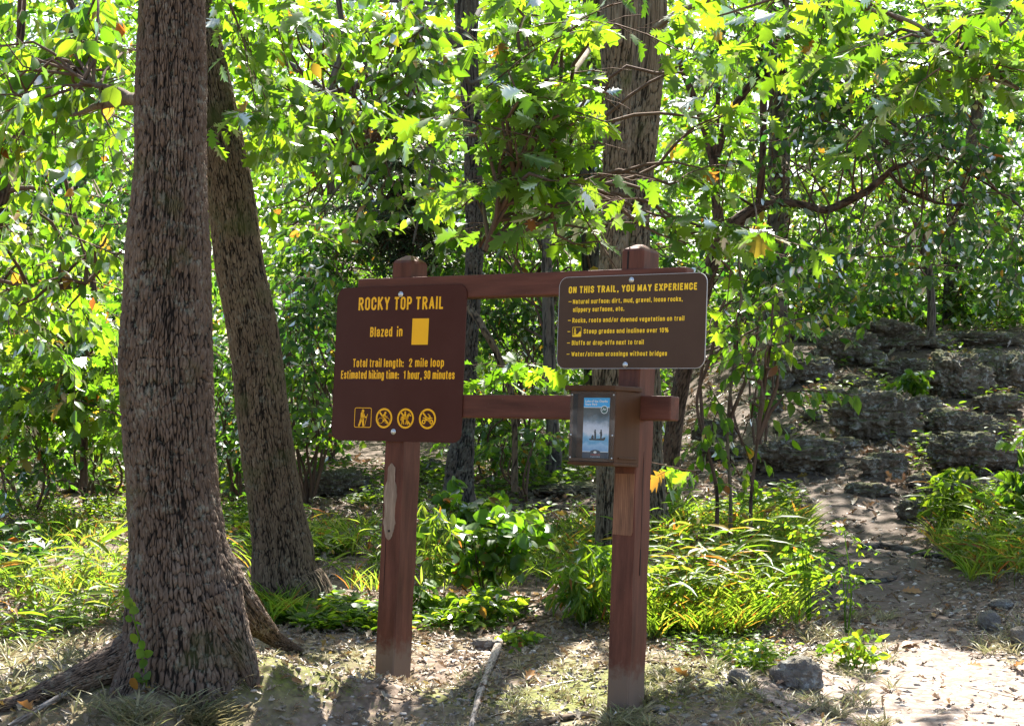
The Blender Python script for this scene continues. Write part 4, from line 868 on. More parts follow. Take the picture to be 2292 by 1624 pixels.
    G['v'] = (.3, [[(0, X_), (.15, 0), (.3, X_)]]); G['w'] = (.46, [[(0, X_), (.115, 0), (.23, X_ - .05), (.345, 0), (.46, X_)]])
    G['x'] = (.3, [[(0, 0), (.3, X_)], [(0, X_), (.3, 0)]]); G['y'] = (.3, [[(0, X_), (.15, .03)], [(.3, X_), (.1, -.25), (.0, -.25)]])
    G['z'] = (.27, [[(0, X_), (.27, X_), (0, 0), (.27, 0)]])
    G['1'] = (.14, [[(0, .8), (.14, 1), (.14, 0)]]); G['2'] = (.32, [[(0, .72)] + _a(.16, .78, .16, .22, 180, -20) + [(0, 0), (.32, 0)]])
    G['3'] = (.32, [[(0, .78)] + _a(.16, .78, .16, .22, 170, -80) + [(.1, .54)], [(.1, .54)] + _a(.16, .27, .16, .27, 90, -170)])
    G[':'] = (0, [[(0, 0), (0, .06)], [(0, .5), (0, .56)]]); G['.'] = (0, [[(0, 0), (0, .05)]]); G[','] = (.03, [[(.03, .05), (.03, -.02), (0, -.17)]])
    G['/'] = (.26, [[(0, -.03), (.26, 1.03)]]); G['-'] = (.17, [[(0, .36), (.17, .36)]]); G['%'] = (.62, [_ring(.22, .5, 1), [(p_ + .4, q_) for p_, q_ in _ring(.22, 0, .5)], [(.12, 0), (.5, 1)]])
    return G
GL = _glyphs()
def text(s, u0, u1, v, cap, mat, parent, y, th=.16, gap=.15, **k):
    """condensed highway-style capitals and lower case, drawn as strokes of even weight"""
    Vs = []; Ts = []; n = 0; x = 0.; P_ = []
    for ch in s:
        if ch == ' ': x += .3; continue
        w, ls = GL[ch]
        for L in ls: P_.append([(x + a, b) for a, b in L])
        x += w + th + gap
    tot = x - gap - th; sc = (u1 - u0 - th * cap * .9) / tot; t2 = th * cap / 2; k_ = 0
    for L in P_:
        Q = [(u0 + t2 * .9 + a * sc, v + t2 + b * (cap - 2 * t2)) for a, b in L]
        for (ax, az), (bx_, bz) in zip(Q, Q[1:]):
            d = math.hypot(bx_ - ax, bz - az)
            if d < 1e-7: continue
            dx, dz = (bx_ - ax) / d, (bz - az) / d; e = t2 * (.95 if len(Q) == 2 and abs(dz) > .5 else .55); nx, nz = -dz * t2, dx * t2 
            yy = y - .000004 * (k_ % 40); k_ += 1
            Vs += [(ax - dx * e + nx, yy, az - dz * e + nz), (ax - dx * e - nx, yy, az - dz * e - nz), (bx_ + dx * e - nx, yy, bz + dz * e - nz), (bx_ + dx * e + nx, yy, bz + dz * e + nz)]
            Ts.append((n, n + 1, n + 2, n + 3)); n += 4
    return fmesh('lettering', np.array(Vs), np.array(Ts), mat, parent)
def bolt(u, v, y, parent, r=.0095):
    bm = bmesh.new(); bmesh.ops.create_cone(bm, cap_ends=True, segments=20, radius1=r * 1.3, radius2=r * 1.3, depth=.002, matrix=Matrix.Translation((u, y - .001, v)) @ Matrix.Rotation(R(90), 4, 'X'))
    bmesh.ops.create_uvsphere(bm, u_segments=16, v_segments=8, radius=r * .85, matrix=Matrix.Translation((u, y - .002, v)) @ Matrix.Diagonal((1, .55, 1, 1)))
    return bmobj('bolt', bm, STEEL, parent, True)
# trail sign (local origin = frame origin offset to the panel centre)
def shifted(P, du, dv): return [(a - du, b - dv) for a, b in P]
U1, V1 = -1.122, 1.32
s1 = thing('trail_sign', 'tall dark red-brown trail name sign with yellow lettering and four pictograms, on the left post', 'sign', mat=fmat(U1, -.008, V1))
def plate(parent, w, h, r, mat, edge):
    extr('panel', [rrect(-w / 2, w / 2, -h / 2, h / 2, r)], mat, parent, 0, .004)
    extr('panel_edge', [(rrect(-w / 2 - .0012, w / 2 + .0012, -h / 2 - .0012, h / 2 + .0012, r + .0012), rrect(-w / 2 + .0008, w / 2 - .0008, -h / 2 + .0008, h / 2 - .0008, r - .0008))], edge, parent, -.0002, .0042)
plate(s1, .682, .654, .042, SIGN_RED, SIGN_RED)
PY = -.0045
def T1s(s, u0, u1, v, cap, **k): text(s, u0 - U1, u1 - U1, v - V1, cap, YELLOW, s1, PY, **k)
T1s('ROCKY', -1.345, -1.178, 1.549, .056); T1s('TOP', -1.154, -1.061, 1.5475, .055); T1s('TRAIL', -1.04, -.897, 1.5465, .054)
T1s('Blazed', -1.276, -1.158, 1.4345, .042); T1s('in', -1.133, -1.104, 1.4345, .042)
T1s('Total trail length:', -1.363, -1.091, 1.3055, .036); T1s('2 mile loop', -1.062, -.882, 1.3055, .036)
T1s('Estimated hiking time:', -1.425, -1.113, 1.2555, .036); T1s('1 hour, 30 minutes', -1.088, -.825, 1.2545, .036)
extr('blaze_square', [shifted([(-1.054, 1.399), (-.969, 1.3985), (-.968, 1.5085), (-1.0535, 1.5095)], U1, V1)], YELLOW, s1, PY + .0003, .0006)
def sym(name, cx_, cz_, polys, s=1.):
    def tr(L): return [(cx_ + a * s - U1, cz_ + b * s - V1) for a, b in L]
    return extr(name, [(tr(p[0]), tr(p[1])) if isinstance(p, tuple) else tr(p) for p in polys], YELLOW, s1, PY + .0003, .0006)
# each pictogram in metres about its centre
hk = [(rrect(-.046, .046, -.0425, .0425, .009), rrect(-.0432, .0432, -.0397, .0397, .0065)), circ(-.0005, .0285, .0068), capsule(-.003, .016, -.004, -.004, .0095, .0085),
      capsule(-.007, -.004, -.0195, -.034, .006, .004), capsule(0, -.004, .0035, -.034, .0062, .0043), capsule(.002, .017, .010, .001, .0042, .003), capsule(.010, .001, .0175, .003, .0032, .003), capsule(.024, .0145, .0115, -.0345, .0011)]
sym('hiker_symbol', -1.2955, 1.0905, hk)
ring = (circ(0, 0, .0437, .0425), circ(0, 0, .0355, .0345))
def slash(a=-.024, b=.026, c=.024, d=-.028): return capsule(-.026, .0265, .0265, -.0265, .0036)
bk = [ring, slash(), (circ(-.018, -.0105, .0135, .0125, 28), circ(-.018, -.0105, .0118, .0108, 28)), (circ(.0165, -.0105, .0135, .0125, 28), circ(.0165, -.0105, .0118, .0108, 28)), circ(.006, .0225, .0052), capsule(.003, .016, -.007, .006, .0048, .0045),
      capsule(.004, .015, .009, .005, .0022), capsule(.009, .005, .016, .007, .0019), capsule(-.006, .004, .001, -.002, .0032), capsule(.001, -.002, -.002, -.013, .0024)]
sym('no_bicycle_symbol', -1.182, 1.0895, bk)
hs = [ring, slash(), circ(-.0025, .0265, .0042), capsule(-.0025, .02, -.0025, .006, .0045, .005), capsule(-.016, .003, .008, .003, .0068, .0066), capsule(.009, .005, .0165, .018, .0055, .0042), capsule(.0165, .0185, .0275, .0115, .0035, .0024), [(.0155, .02), (.018, .026), (.0205, .02)],
      capsule(-.0195, .0, -.017, -.0105, .0032, .0026), capsule(-.0165, -.01, -.018, -.0235, .0026, .002), capsule(-.0125, -.003, -.0075, -.0235, .0026, .002), capsule(.009, -.002, .0115, -.0245, .003, .0021), capsule(.007, -.003, .003, -.0235, .0024, .0019), capsule(-.021, .006, -.0245, -.008, .0026, .0012), capsule(.0, .006, .0035, -.006, .0026, .0022)]
sym('no_horse_symbol', -1.0685, 1.0895, hs)
av = [ring, slash(), (circ(-.019, -.0125, .0098, n=26), circ(-.019, -.0125, .0045, n=26)), (circ(.02, -.0125, .0098, n=26), circ(.02, -.0125, .0045, n=26)), [(-.022, .006), (-.006, .004), (.0, .007), (.01, .005), (.016, .008), (.027, .003), (.024, .0005), (.014, .0), (.011, -.008), (-.01, -.008), (-.013, 0), (-.025, .0015)],
      capsule(.002, .019, .008, .017, .0018), capsule(.008, .017, .0115, .007, .0022), capsule(.0145, .013, .013, .007, .0016)]
sym('no_quad_bike_symbol', -.9545, 1.0895, av)
bolt(-1.121 - U1, 1.613 - V1, -.004, s1); bolt(-1.129 - U1, 1.033 - V1, -.004, s1)
# trail rules sign
U2, V2 = .0005, 1.4785
s2 = thing('rules_sign', 'wide brown notice with yellow text on what hikers may experience, on the right post', 'sign', mat=fmat(U2, -.008, V2))
plate(s2, .66, .363, .038, SIGN_BRN, EDGE)
U1_, V1_ = U1, V1
def T2s(s, u0, u1, v, cap, **k): text(s, u0 - U2, u1 - U2, v - V2, cap, YELLOW2, s2, PY, **k)
def row(v, u0, u1, s, cap, sp_=''):
    T2s(s, u0, u1, v, cap, th=.19, gap=.13)
def dash(u, v): extr('dash', [shifted([(u, v), (u + .013, v), (u + .013, v + .0028), (u, v + .0028)], U2, V2)], YELLOW2, s2, PY + .0003, .0006)
T2s('ON THIS TRAIL, YOU MAY EXPERIENCE', -.285, .289, 1.5955, .0275, th=.21, gap=.13)
row(1.553, -.264, .228, 'Natural surface: dirt, mud, gravel, loose rocks,', .0185); row(1.521, -.262, -.028, 'slippery surfaces, etc.', .0185)
row(1.4785, -.263, .238, 'Rocks, roots and/or downed vegetation on trail', .0185); row(1.4345, -.209, .171, 'Steep grades and inclines over 10%', .0185)
row(1.3895, -.262, .064, 'Bluffs or drop-offs next to trail', .0185); row(1.345, -.262, .168, 'Water/stream crossings without bridges', .0185)
for v in (1.561, 1.4865, 1.442, 1.397, 1.3525): dash(-.284, v)
U1, V1 = U2, V2
def sym2(name, polys, cx_, cz_):
    def tr(L): return [(cx_ + a - U2, cz_ + b - V2) for a, b in L]
    return extr(name, [(tr(p[0]), tr(p[1])) if isinstance(p, tuple) else tr(p) for p in polys], YELLOW2, s2, PY + .0003, .0006)
sym2('steep_slope_symbol', [(rrect(-.0205, .0205, -.0195, .0195, .003), rrect(-.0188, .0188, -.0178, .0178, .002)), [(-.0188, -.0178), (.0188, -.0178), (.0188, .002), (.014, .002), (.004, -.0085), (-.006, -.0115), (-.0188, -.0135)],
     circ(-.009, .0125, .0028, n=16), capsule(-.009, .008, -.0095, .0, .0032), capsule(-.0095, 0, -.0125, -.010, .0022), capsule(-.009, 0, -.005, -.009, .0022), capsule(-.008, .007, -.004, .001, .0014)], -.2405, 1.442)
bolt(.0005 - U2, 1.641 - V2, -.004, s2, .0085); bolt(-.0145 - U2, 1.311 - V2, -.004, s2, .0085)

# ---- brochure box on the right post
bx = thing('brochure_box', 'brown wooden leaflet box with clear front and small lid, on the right post', 'leaflet box', mat=fmat(-.045, 0, 1.065))
W, Hh, Dp = .101, .148, .196
slab('side_panel', W - .01, W, -Dp + .012, -.0065, -Hh + .012, Hh - .012, BOX_PAINT, bx, .0015); slab('side_panel', -W, -W + .01, -Dp + .012, -.0065, -Hh + .012, Hh - .012, BOX_PAINT, bx, .0015)
slab('side_panel', W - .001, W + .005, -Dp + .03, -.03, -Hh + .026, -Hh + .032, BOX_PAINT, bx, .001)
slab('bottom_panel', -W - .001, W + .001, -Dp - .004, -.0065, -Hh - .001, -Hh + .0115, BOX_PAINT, bx, .002)
slab('back_panel', -W + .0105, W - .0105, -.0195, -.007, -Hh + .012, Hh - .012, BOX_PAINT, bx, .0)
bm = bmesh.new(); bm_box(bm, -W - .012, W + .006, -Dp - .022, -.0065, Hh - .0115, Hh + .008, .004)
for v in bm.verts: v.co.z += (v.co.y + .1) * .03
bmobj('lid', bm, BOX_PAINT, bx)
extr('front_frame', [(rrect(-W, W, -Hh + .012, Hh - .012, .001, 2), rrect(-W + .012, W - .012, -Hh + .026, Hh - .026, .001, 2))], BOX_PAINT, bx, -Dp + .0115, .008)
extr('inner_board', [rrect(-W + .0125, W - .0125, -Hh + .014, Hh - .014, .001, 2)], BOX_PAINT, bx, -Dp + .04, .004)
m, n, out = newmat('scuffed_clear_plastic'); b = NB(n)
tr = b.add('BsdfTransparent', {'Color': (.98, .98, .97, 1)}); gl = b.add('BsdfGlossy', {'Color': (.9, .9, .9, 1), 'Roughness': .18}); df = b.add('BsdfDiffuse', {'Color': (.75, .72, .7, 1)})
wv = b.add('TexWave', {'Vector': b.coord((1, 1, 1.6)), 'Scale': 2.2, 'Distortion': 4, 'Detail': 2}); wv.wave_type = 'RINGS'
f1 = b.ramp(wv.outputs['Fac'], [(.9, (.015, .015, .015)), (1, (.1, .1, .1))]); f1 = b.mix(1, f1, b.ramp(b.noise(b.coord(), 12, 3), [(.4, (.3, .3, .3)), (.65, (1, 1, 1))]), 'MULTIPLY')
a = b.add('MixShader', {0: f1, 1: tr.outputs[0], 2: df.outputs[0]}); fz = b.add('Fresnel', {'IOR': 1.18}); c2 = b.add('MixShader', {0: fz.outputs[0], 1: a.outputs[0], 2: gl.outputs[0]}); n.links.new(c2.outputs[0], out.inputs[0])
cf = extr('clear_front', [rrect(-W + .0015, W - .0015, -Hh + .0135, Hh - .0135, .004, 3)], m, bx, -Dp + .003, .0025)
for u in (-W + .009, W - .009):
    for v in (-Hh + .027, -.035, Hh - .03):
        bm = bmesh.new(); bmesh.ops.create_uvsphere(bm, u_segments=10, v_segments=6, radius=.0035, matrix=Matrix.Translation((u, -Dp + .0, v)) @ Matrix.Diagonal((1, .5, 1, 1))); bmobj('screw', bm, STEEL, cf, True)
# leaflet behind the clear front
BU, BV = -.0445 - .001, 1.058
br = thing('brochure', 'folded park leaflet with blue heading and two anglers in a boat, inside the box', 'brochure', mat=fmat(BU, -Dp + .0355 - .0, BV))
WHT = simple('leaflet_white', (.8, .82, .85), .4); BLU = simple('heading_blue', (.015, .4, .9), .4); NVY = simple('footer_navy', (.02, .025, .05), .4); INK = simple('silhouette_ink', (.02, .018, .025), .4); REDI = simple('footer_red', (.45, .08, .06), .4); GRNI = simple('emblem_green', (.02, .09, .07), .4)
m, n, out = newmat('misty_lake_print'); b = NB(n)
sx = b.add('SeparateXYZ', {0: b.add('TexCoord').outputs['Object']}); zz = b.add('MapRange', {0: sx.outputs[2], 1: -.09, 2: .085}).outputs[0]
zz = b.add('Math', {0: zz, 1: b.add('Math', {0: b.add('Math', {0: b.noise(b.coord(), 28, 4), 1: .5}, operation='SUBTRACT').outputs[0], 1: .32}, operation='MULTIPLY').outputs[0]}, operation='ADD').outputs[0]
c = b.ramp(zz, [(0, (.16, .33, .6)), (.14, (.3, .5, .75)), (.22, (.1, .35, .62)), (.33, (.3, .52, .75)), (.42, (.7, .72, .85)), (.55, (.55, .6, .75)), (.68, (.12, .18, .25)), (.8, (.03, .04, .05)), (1, (.03, .035, .035))])
p = b.add('BsdfPrincipled', {'Base Color': c, 'Roughness': .35}); n.links.new(p.outputs[0], out.inputs[0])
bw, bh = .0575, .1155
extr('paper', [rrect(-bw, bw, -bh, bh, .001, 2)], WHT, br, 0, .003)
extr('cover_photo', [rrect(-bw, bw, -.0885, .0775, .0005, 2)], m, br, -.003, .0005)
extr('heading_band', [rrect(-bw, bw, .080, bh, .0005, 2)], BLU, br, -.003, .0006); extr('footer_band', [rrect(-bw, bw, -bh, -.091, .0005, 2), circ(0, -.092, .023, .0095, 24, 0, 180)], NVY, br, -.003, .0008)
text_flat('Lake of the Ozarks', -.051, .048, .0985, .0085, WHT, br, -.0038); text_flat('State Park', -.051, .003, .0865, .0085, WHT, br, -.0038)
extr('emblem', [(circ(.0345, .0705, .0155, n=30), circ(.0345, .0705, .0132, n=30)), ], WHT, br, -.0035, .0012); extr('emblem_face', [circ(.0345, .0705, .0131, n=30)], GRNI, br, -.0035, .0006)
extr('emblem_mark', [capsule(.027, .067, .032, .076, .0012), capsule(.032, .0755, .037, .069, .0012), capsule(.036, .069, .042, .0725, .0014)], WHT, br, -.0042, .0004)
boat = [(-.030, -.041), (-.026, -.046), (.036, -.047), (.042, -.042), (.044, -.033), (.03, -.038), (.0, -.041), (-.012, -.039)]
extr('boat_silhouette', [boat, capsule(-.014, -.036, -.013, -.03, .006, .004), capsule(-.0015, -.037, -.003, -.014, .0042, .0038), circ(-.003, -.008, .003, n=14), capsule(-.003, -.016, -.0075, -.013, .0015),
      capsule(.0235, -.036, .0245, -.026, .0035, .0036), capsule(.0245, -.026, .0235, -.014, .0045, .004), circ(.0235, -.008, .0031, n=14), capsule(.022, -.016, .0175, -.018, .0015)], INK, br, -.0035, .0005)
extr('footer_mark', [circ(0, -.092, .007, .0045, 14)], WHT, br, -.0038, .0006); text_flat('MISSOURI', -.0195, .0225, -.1045, .0062, REDI, br, -.0044); text_flat('STATE PARKS', -.0195, .0225, -.1105, .0034, WHT, br, -.0044)

# ---------------------------------------------------------------- plants, litter, sticks
def quad_sample(n, x0, x1, y0, y1, noise=None, thr=0.):
    """n random ground points inside a patch of the photo (pixel corners x0..x1, y0 far .. y1 near)"""
    A, B, Cc, Dd = hit(x0, y0), hit(x1, y0), hit(x0, y1), hit(x1, y1)
    u = rng.random(n)[:, None]; v = rng.random(n)[:, None]
    P = (A * (1 - u) + B * u) * (1 - v) + (Cc * (1 - u) + Dd * u) * v
    if noise: P = P[(fbm(np.stack([P[:, 0], P[:, 1], P[:, 0] * 0], -1) * noise, 3, 17) * .5 + .5) > thr]
    P[:, 2] = height(P[:, 0], P[:, 1]); return P
def herbs(acc, P, k, h, size, tpl, up=.5, droop=.0, wid=None, spread=.05, m=0, stem=True):
    n = len(P)
    if n == 0: return
    hh = h * rng.uniform(.5, 1.2, n); lean = rng.normal(0, .25, (n, 2)); top = P + np.stack([lean[:, 0] * hh, lean[:, 1] * hh, hh], -1)
    t = np.linspace(.35, 1, k)[None, :, None]
    a = rng.uniform(0, 6.28, (n, 1)) + np.arange(k)[None] * 2.4
    out = np.stack([np.cos(a), np.sin(a), 0 * a], -1)
    pos = P[:, None] * (1 - t) + top[:, None] * t + out * spread * rng.uniform(0, 1, (n, k, 1))
    ax = out + np.array([0, 0, up]) + rng.normal(0, .2, (n, k, 3)); nr = np.array([0, 0, 1.]) - out * up * .6 + rng.normal(0, .25, (n, k, 3))
    V, T = place_leaves(pos.reshape(-1, 3), ax.reshape(-1, 3), nr.reshape(-1, 3), (size * rng.uniform(.55, 1.2, (n, k))).ravel(), tpl, None if wid is None else np.full(n * k, wid)); acc.add(V, T, m=m)
    if stem: V, T = sticks(P - [0, 0, .01], top, .0016); acc.add(V, T, m=m)
def offpath(P, w=.55): return P[np.abs(P[:, 0] - path_x(P[:, 1])) > w * np.interp(P[:, 1], [7, 9, 12], [1.1, .9, .7])]
# ground cover nobody could count
ac = Acc()
for n, x0, x1, y0, y1, k, h, s, tpl in ((900, -200, 290, 1100, 1260, 7, .12, .05, OVAL_S), (220, -200, 290, 1250, 1450, 6, .08, .05, OVAL_S), (700, 500, 860, 1130, 1330, 6, .12, .06, OVAL_S), (500, 560, 860, 1330, 1420, 5, .06, .05, ROUND),
    (550, 690, 1360, 1100, 1320, 6, .12, .06, OVAL_S), (500, 1440, 1900, 1120, 1240, 6, .14, .07, OVAL_S), (420, 2050, 2500, 1130, 1330, 6, .16, .07, OVAL_S), (600, -300, 1500, 1040, 1110, 6, .2, .08, OVAL_S),
    (160, 860, 1360, 1330, 1430, 5, .06, .05, OVAL), (650, 1450, 2500, 740, 1080, 5, .14, .08, OVAL_S), (120, 1500, 1850, 1420, 1520, 5, .05, .04, OVAL)):
    P = offpath(quad_sample(n * 2, x0, x1, y0, y1, 1.8, .55)); herbs(ac, P, k, h, s, tpl, .35)
o = ac.obj('ground_cover', [LEAF_HERB], None, None); tag(o, 'low green leafy ground cover spreading over the forest floor', 'ground cover', kind='stuff')
# fallen leaves
ac = Acc()
for n, x0, x1, y0, y1, s in ((3600, -100, 2450, 1440, 1660, .036), (4500, -100, 2450, 1330, 1440, .04), (5000, -200, 2500, 1150, 1330, .05), (5000, -200, 2500, 1020, 1150, .07), (5000, 1450, 2600, 740, 1060, .085)):
    P = quad_sample(n * 2, x0, x1, y0, y1); P = P[rng.random(len(P)) < np.where(np.abs(P[:, 0] - path_x(P[:, 1])) < .45, np.where(P[:, 1] < 8.4, .12, .3), .75)][:n]; P[:, 2] += rng.uniform(.002, .014, len(P))
    m_ = len(P); ax = rng.normal(0, 1, (m_, 3)) * [1, 1, .18]; nr = np.array([0, 0, 1.]) + rng.normal(0, .35, (m_, 3))
    V, T = place_leaves(P, ax, nr, s * rng.uniform(.4, 1.5, m_), CRUMP, rng.uniform(.6, 1.1, m_)); ac.add(V, T)
o = ac.obj('leaf_litter', [LITTER], None, None); tag(o, 'curled brown fallen leaves lying all over the ground', 'leaf litter', kind='stuff')
# gravel on the path and small debris
def pebbles(n, x0, x1, y0, y1, s, on=True):
    P = quad_sample(n * 3, x0, x1, y0, y1); d = np.abs(P[:, 0] - path_x(P[:, 1])); P = P[(d < .8) if on else (d >= .5)][:n]
    bm = bmesh.new(); bmesh.ops.create_icosphere(bm, subdivisions=1, radius=1); V0 = np.array([v.co[:] for v in bm.verts]); T0 = np.array([[v.index for v in f.verts] for f in bm.faces]); bm.free()
    m_ = len(P); sz = s * np.minimum(rng.lognormal(0, .5, m_), 2.2); V = V0[None] * (1 + rng.normal(0, .16, (m_, len(V0), 1))) * sz[:, None, None] * rng.uniform(.6, 1.3, (m_, 1, 3)) * [1, 1, .6]
    a = rng.uniform(0, 6.28, m_); ca, sa = np.cos(a)[:, None], np.sin(a)[:, None]; V = np.stack([V[..., 0] * ca - V[..., 1] * sa, V[..., 0] * sa + V[..., 1] * ca, V[..., 2]], -1) + P[:, None] + [0, 0, .003]
    return V.reshape(-1, 3), (T0[None] + (np.arange(m_) * len(V0))[:, None, None]).reshape(-1, 3)
m, n, out = newmat('pebble'); b = NB(n); rd = b.add('NewGeometry').outputs['Random Per Island']
c = b.ramp(rd, [(0, (.16, .13, .105)), (.5, (.28, .23, .19)), (.8, (.4, .35, .3)), (1, (.52, .48, .43))]); p = b.add('BsdfPrincipled', {'Base Color': c, 'Roughness': .85}); n.links.new(p.outputs[0], out.inputs[0])
ac = Acc()
for a in ((2600, 1780, 2500, 1380, 1660, .007), (900, 1780, 2500, 1380, 1660, .009), (1200, 1700, 2300, 1150, 1390, .009), (300, 1600, 2300, 1000, 1150, .016)): V, T = pebbles(*a); ac.add(V, T)
V, T = pebbles(2600, 300, 1900, 1400, 1660, .0065, False); ac.add(V, T)
o = ac.obj('gravel', [m], None, None); tag(o, 'small pale stones strewn over the dirt path', 'gravel', kind='stuff')
ac = Acc()
for n, x0, x1, y0, y1, l, r in ((900, -100, 2300, 1400, 1660, .045, .0016), (160, -100, 2300, 1380, 1660, .14, .003), (700, -100, 2300, 1050, 1400, .16, .004), (250, 1450, 2500, 780, 1050, .25, .007)):
    P = quad_sample(n, x0, x1, y0, y1); m_ = len(P); a = rng.uniform(0, 6.28, m_); dd = np.stack([np.cos(a), np.sin(a), rng.normal(0, .08, m_)], -1) * l * rng.uniform(.4, 1.5, (m_, 1)); P[:, 2] += .006
    e = P + dd; e[:, 2] = height(e[:, 0], e[:, 1]) + .006; V, T = sticks(P, e, r * rng.uniform(.6, 1.5, m_)); ac.add(V, T)
o = ac.obj('twig_litter', [LITTER], None, None); tag(o, 'broken twigs and bark bits scattered over the ground', 'twig litter', kind='stuff')
# dry short grass along the bank
ac = Acc()
for n, x0, x1, y0, y1, h in ((150, 260, 520, 1500, 1660, .06), (90, 290, 480, 1570, 1680, .08), (150, 480, 960, 1440, 1560, .035), (170, 1000, 1500, 1500, 1660, .045), (60, 1360, 1460, 1560, 1640, .06), (170, 1450, 1900, 1480, 1660, .05), (90, -100, 260, 1440, 1640, .07), (130, 1800, 2000, 1380, 1640, .06), (60, 2180, 2400, 1390, 1470, .06)):
    P = quad_sample(int(n * 1.2), x0, x1, y0, y1, 7, .52); herbs(ac, P, 8, h * .15, h * 1.4, LANCE, 1.3, wid=.42, spread=.014, stem=False)
o = ac.obj('dry_grass', [LEAF_DRY], None, None); tag(o, 'short dry yellowish grass tufts along the bank', 'grass', kind='stuff')

ac = Acc()
for n, x0, x1, y0, y1, h in ((260, 1450, 1850, 1180, 1420, .2), (160, 1440, 1700, 1380, 1440, .14), (120, -150, 280, 1180, 1400, .15), (160, 560, 860, 1180, 1400, .14), (160, 900, 1350, 1180, 1340, .14), (140, 2060, 2450, 1150, 1330, .18)):
    P = offpath(quad_sample(n * 2, x0, x1, y0, y1, 2.5, .5)); herbs(ac, P, 6, h * .1, h * 1.3, LANCE, 2.2, wid=.3, spread=.015, stem=False)
o = ac.obj('grass', [LEAF_GRASS], None, None); tag(o, 'thin upright green grass growing between the herbs', 'grass', kind='stuff')
def plant(name, label, cat, px, py, leafm, build, group=None):
    c = hit(px, py); t = thing(name, label, cat, c, group); ac = Acc(); st = Acc(); build(ac, st, c)
    if st.n: st.obj('stem', BARK_E if name.endswith('shrub') else leafm, t, c)
    ac.obj('foliage' if name.endswith('shrub') else 'leaf_mass', [leafm, leafm], t, c); return t
def oats(nst, hgt, rad, leafs=.19):
    def f(ac, st, c):
        for j in range(nst):
            a = rng.uniform(0, 6.28); r = rad * math.sqrt(rng.random()); b0 = c + [r * math.cos(a), r * math.sin(a), 0]; b0[2] = float(height(b0[0], b0[1]))
            h = hgt * rng.uniform(.55, 1.1); l = rng.uniform(.15, .55); d = np.array([math.cos(a) * l, math.sin(a) * l, 0]) + rng.normal(0, .12, 3) * [1, 1, 0]
            T_ = np.linspace(0, 1, 6)[:, None]; C_ = b0 + T_ * np.array([0, 0, h]) + d * h * T_ ** 2 - np.array([0, 0, 1]) * .25 * h * l * T_ ** 3
            V, T = sticks(C_[:-1], C_[1:], .0018); st.add(V, T)
            k = int(rng.integers(5, 8)); tt = np.linspace(.25, 1, k); P = np.stack([np.interp(tt, T_[:, 0], C_[:, q]) for q in range(3)], -1)
            az = a + rng.normal(0, .5) + np.where(np.arange(k) % 2, 1.2, -1.2); o_ = np.stack([np.cos(az), np.sin(az), 0 * az], -1)
            V, T = place_leaves(P, o_ + [0, 0, .45] + rng.normal(0, .2, (k, 3)), np.array([0, 0, 1.]) + rng.normal(0, .3, (k, 3)), leafs * rng.uniform(.5, 1.2, k), LANCE, rng.uniform(.5, .85, k)); ac.add(V, T)
    return f
OATS = [(1500, 1395, 30, .42, .16, 'clump of long-bladed grass touching the right side of the right post'), (1570, 1400, 40, .5, .2, 'tallest bright grass clump right of the right post, yellowing at its foot'),
        (1655, 1385, 34, .42, .2, 'arching grass clump between the tallest clump and the path'), (1610, 1310, 34, .5, .25, 'shaded grass clump standing behind the bright ones'),
        (1740, 1350, 30, .36, .22, 'sunlit low grass clump leaning over the left edge of the path'), (1500, 1290, 24, .45, .2, 'dark grass clump at the foot of the twin oak'),
        (1770, 1270, 20, .35, .25, 'thin grass clump at the shady left side of the trail'), (1680, 1230, 20, .4, .25, 'sparse grass clump in the shade behind, left of the trail'),
        (2170, 1270, 26, .42, .25, 'grass clump on the right bank of the trail nearest the logs'), (2240, 1310, 26, .42, .22, 'grass clump on the right bank near the photo edge'), (2200, 1190, 22, .42, .25, 'grass clump higher up on the right bank'),
        (60, 1330, 26, .32, .25, 'broad-bladed grass clump at the far left in sun'), (170, 1350, 28, .34, .25, 'broad-bladed grass clump left of the thickest trunk in sun'), (110, 1430, 22, .26, .2, 'grass clump above the long root at lower left'),
        (235, 1290, 20, .34, .2, 'grass clump tucked against the left side of the thickest trunk'), (790, 1300, 20, .34, .2, 'grass clump left of the left post, behind it'), (720, 1250, 20, .36, .2, 'grass clump right of the leaning oak foot')]
for px, py, ns, h, r, lab in OATS: plant('grass_clump', lab, 'grass clump', px, py, LEAF_GRASS, oats(max(7, int(ns * .45)), h, r))
def bush(nb, hgt, rad, size, tpl, k=5, droop=.3):
    def f(ac, st, c):
        for j in range(nb):
            a = rng.uniform(0, 6.28); l = rng.uniform(.1, 1) * rad; e = c + [l * math.cos(a), l * math.sin(a), hgt * rng.uniform(.45, 1.05)]
            V, Q, h, ci = tube([c - [0, 0, .03], c * .6 + e * .4 + rng.normal(0, .02, 3), e], [.005, .004, .002], 5, .06); st.add(V, Q, h, ci)
            P = c * .35 + e * .65; cluster(ac, e, (.07, .07, .05), 5, .1, k, size, tpl, None, droop, .0012)
            cluster(ac, P, (.06, .06, .05), 3, .1, k, size, tpl, None, droop, .0012)
    return f
plant('broadleaf_shrub', 'low dark shrub with broad rounded leaves midway between the posts', 'shrub', 1090, 1345, LEAF_OVAL, bush(9, .42, .26, .085, ROUND))
plant('broadleaf_shrub', 'yellow-green low shrub at the foot of the dark trunk, behind the dark shrub', 'shrub', 1060, 1260, LEAF_OVAL, bush(9, .4, .25, .08, ROUND))
plant('herb', 'pale-leaved aster-like herb with sunlit drooping blades just left of the right post', 'plant', 1310, 1400, LEAF_HERB, bush(12, .36, .14, .09, LANCE, 7, .7))
plant('herb', 'slender herb with narrow leaves hard against the right post', 'plant', 1345, 1375, LEAF_HERB, bush(8, .3, .1, .08, LANCE, 7, .7))
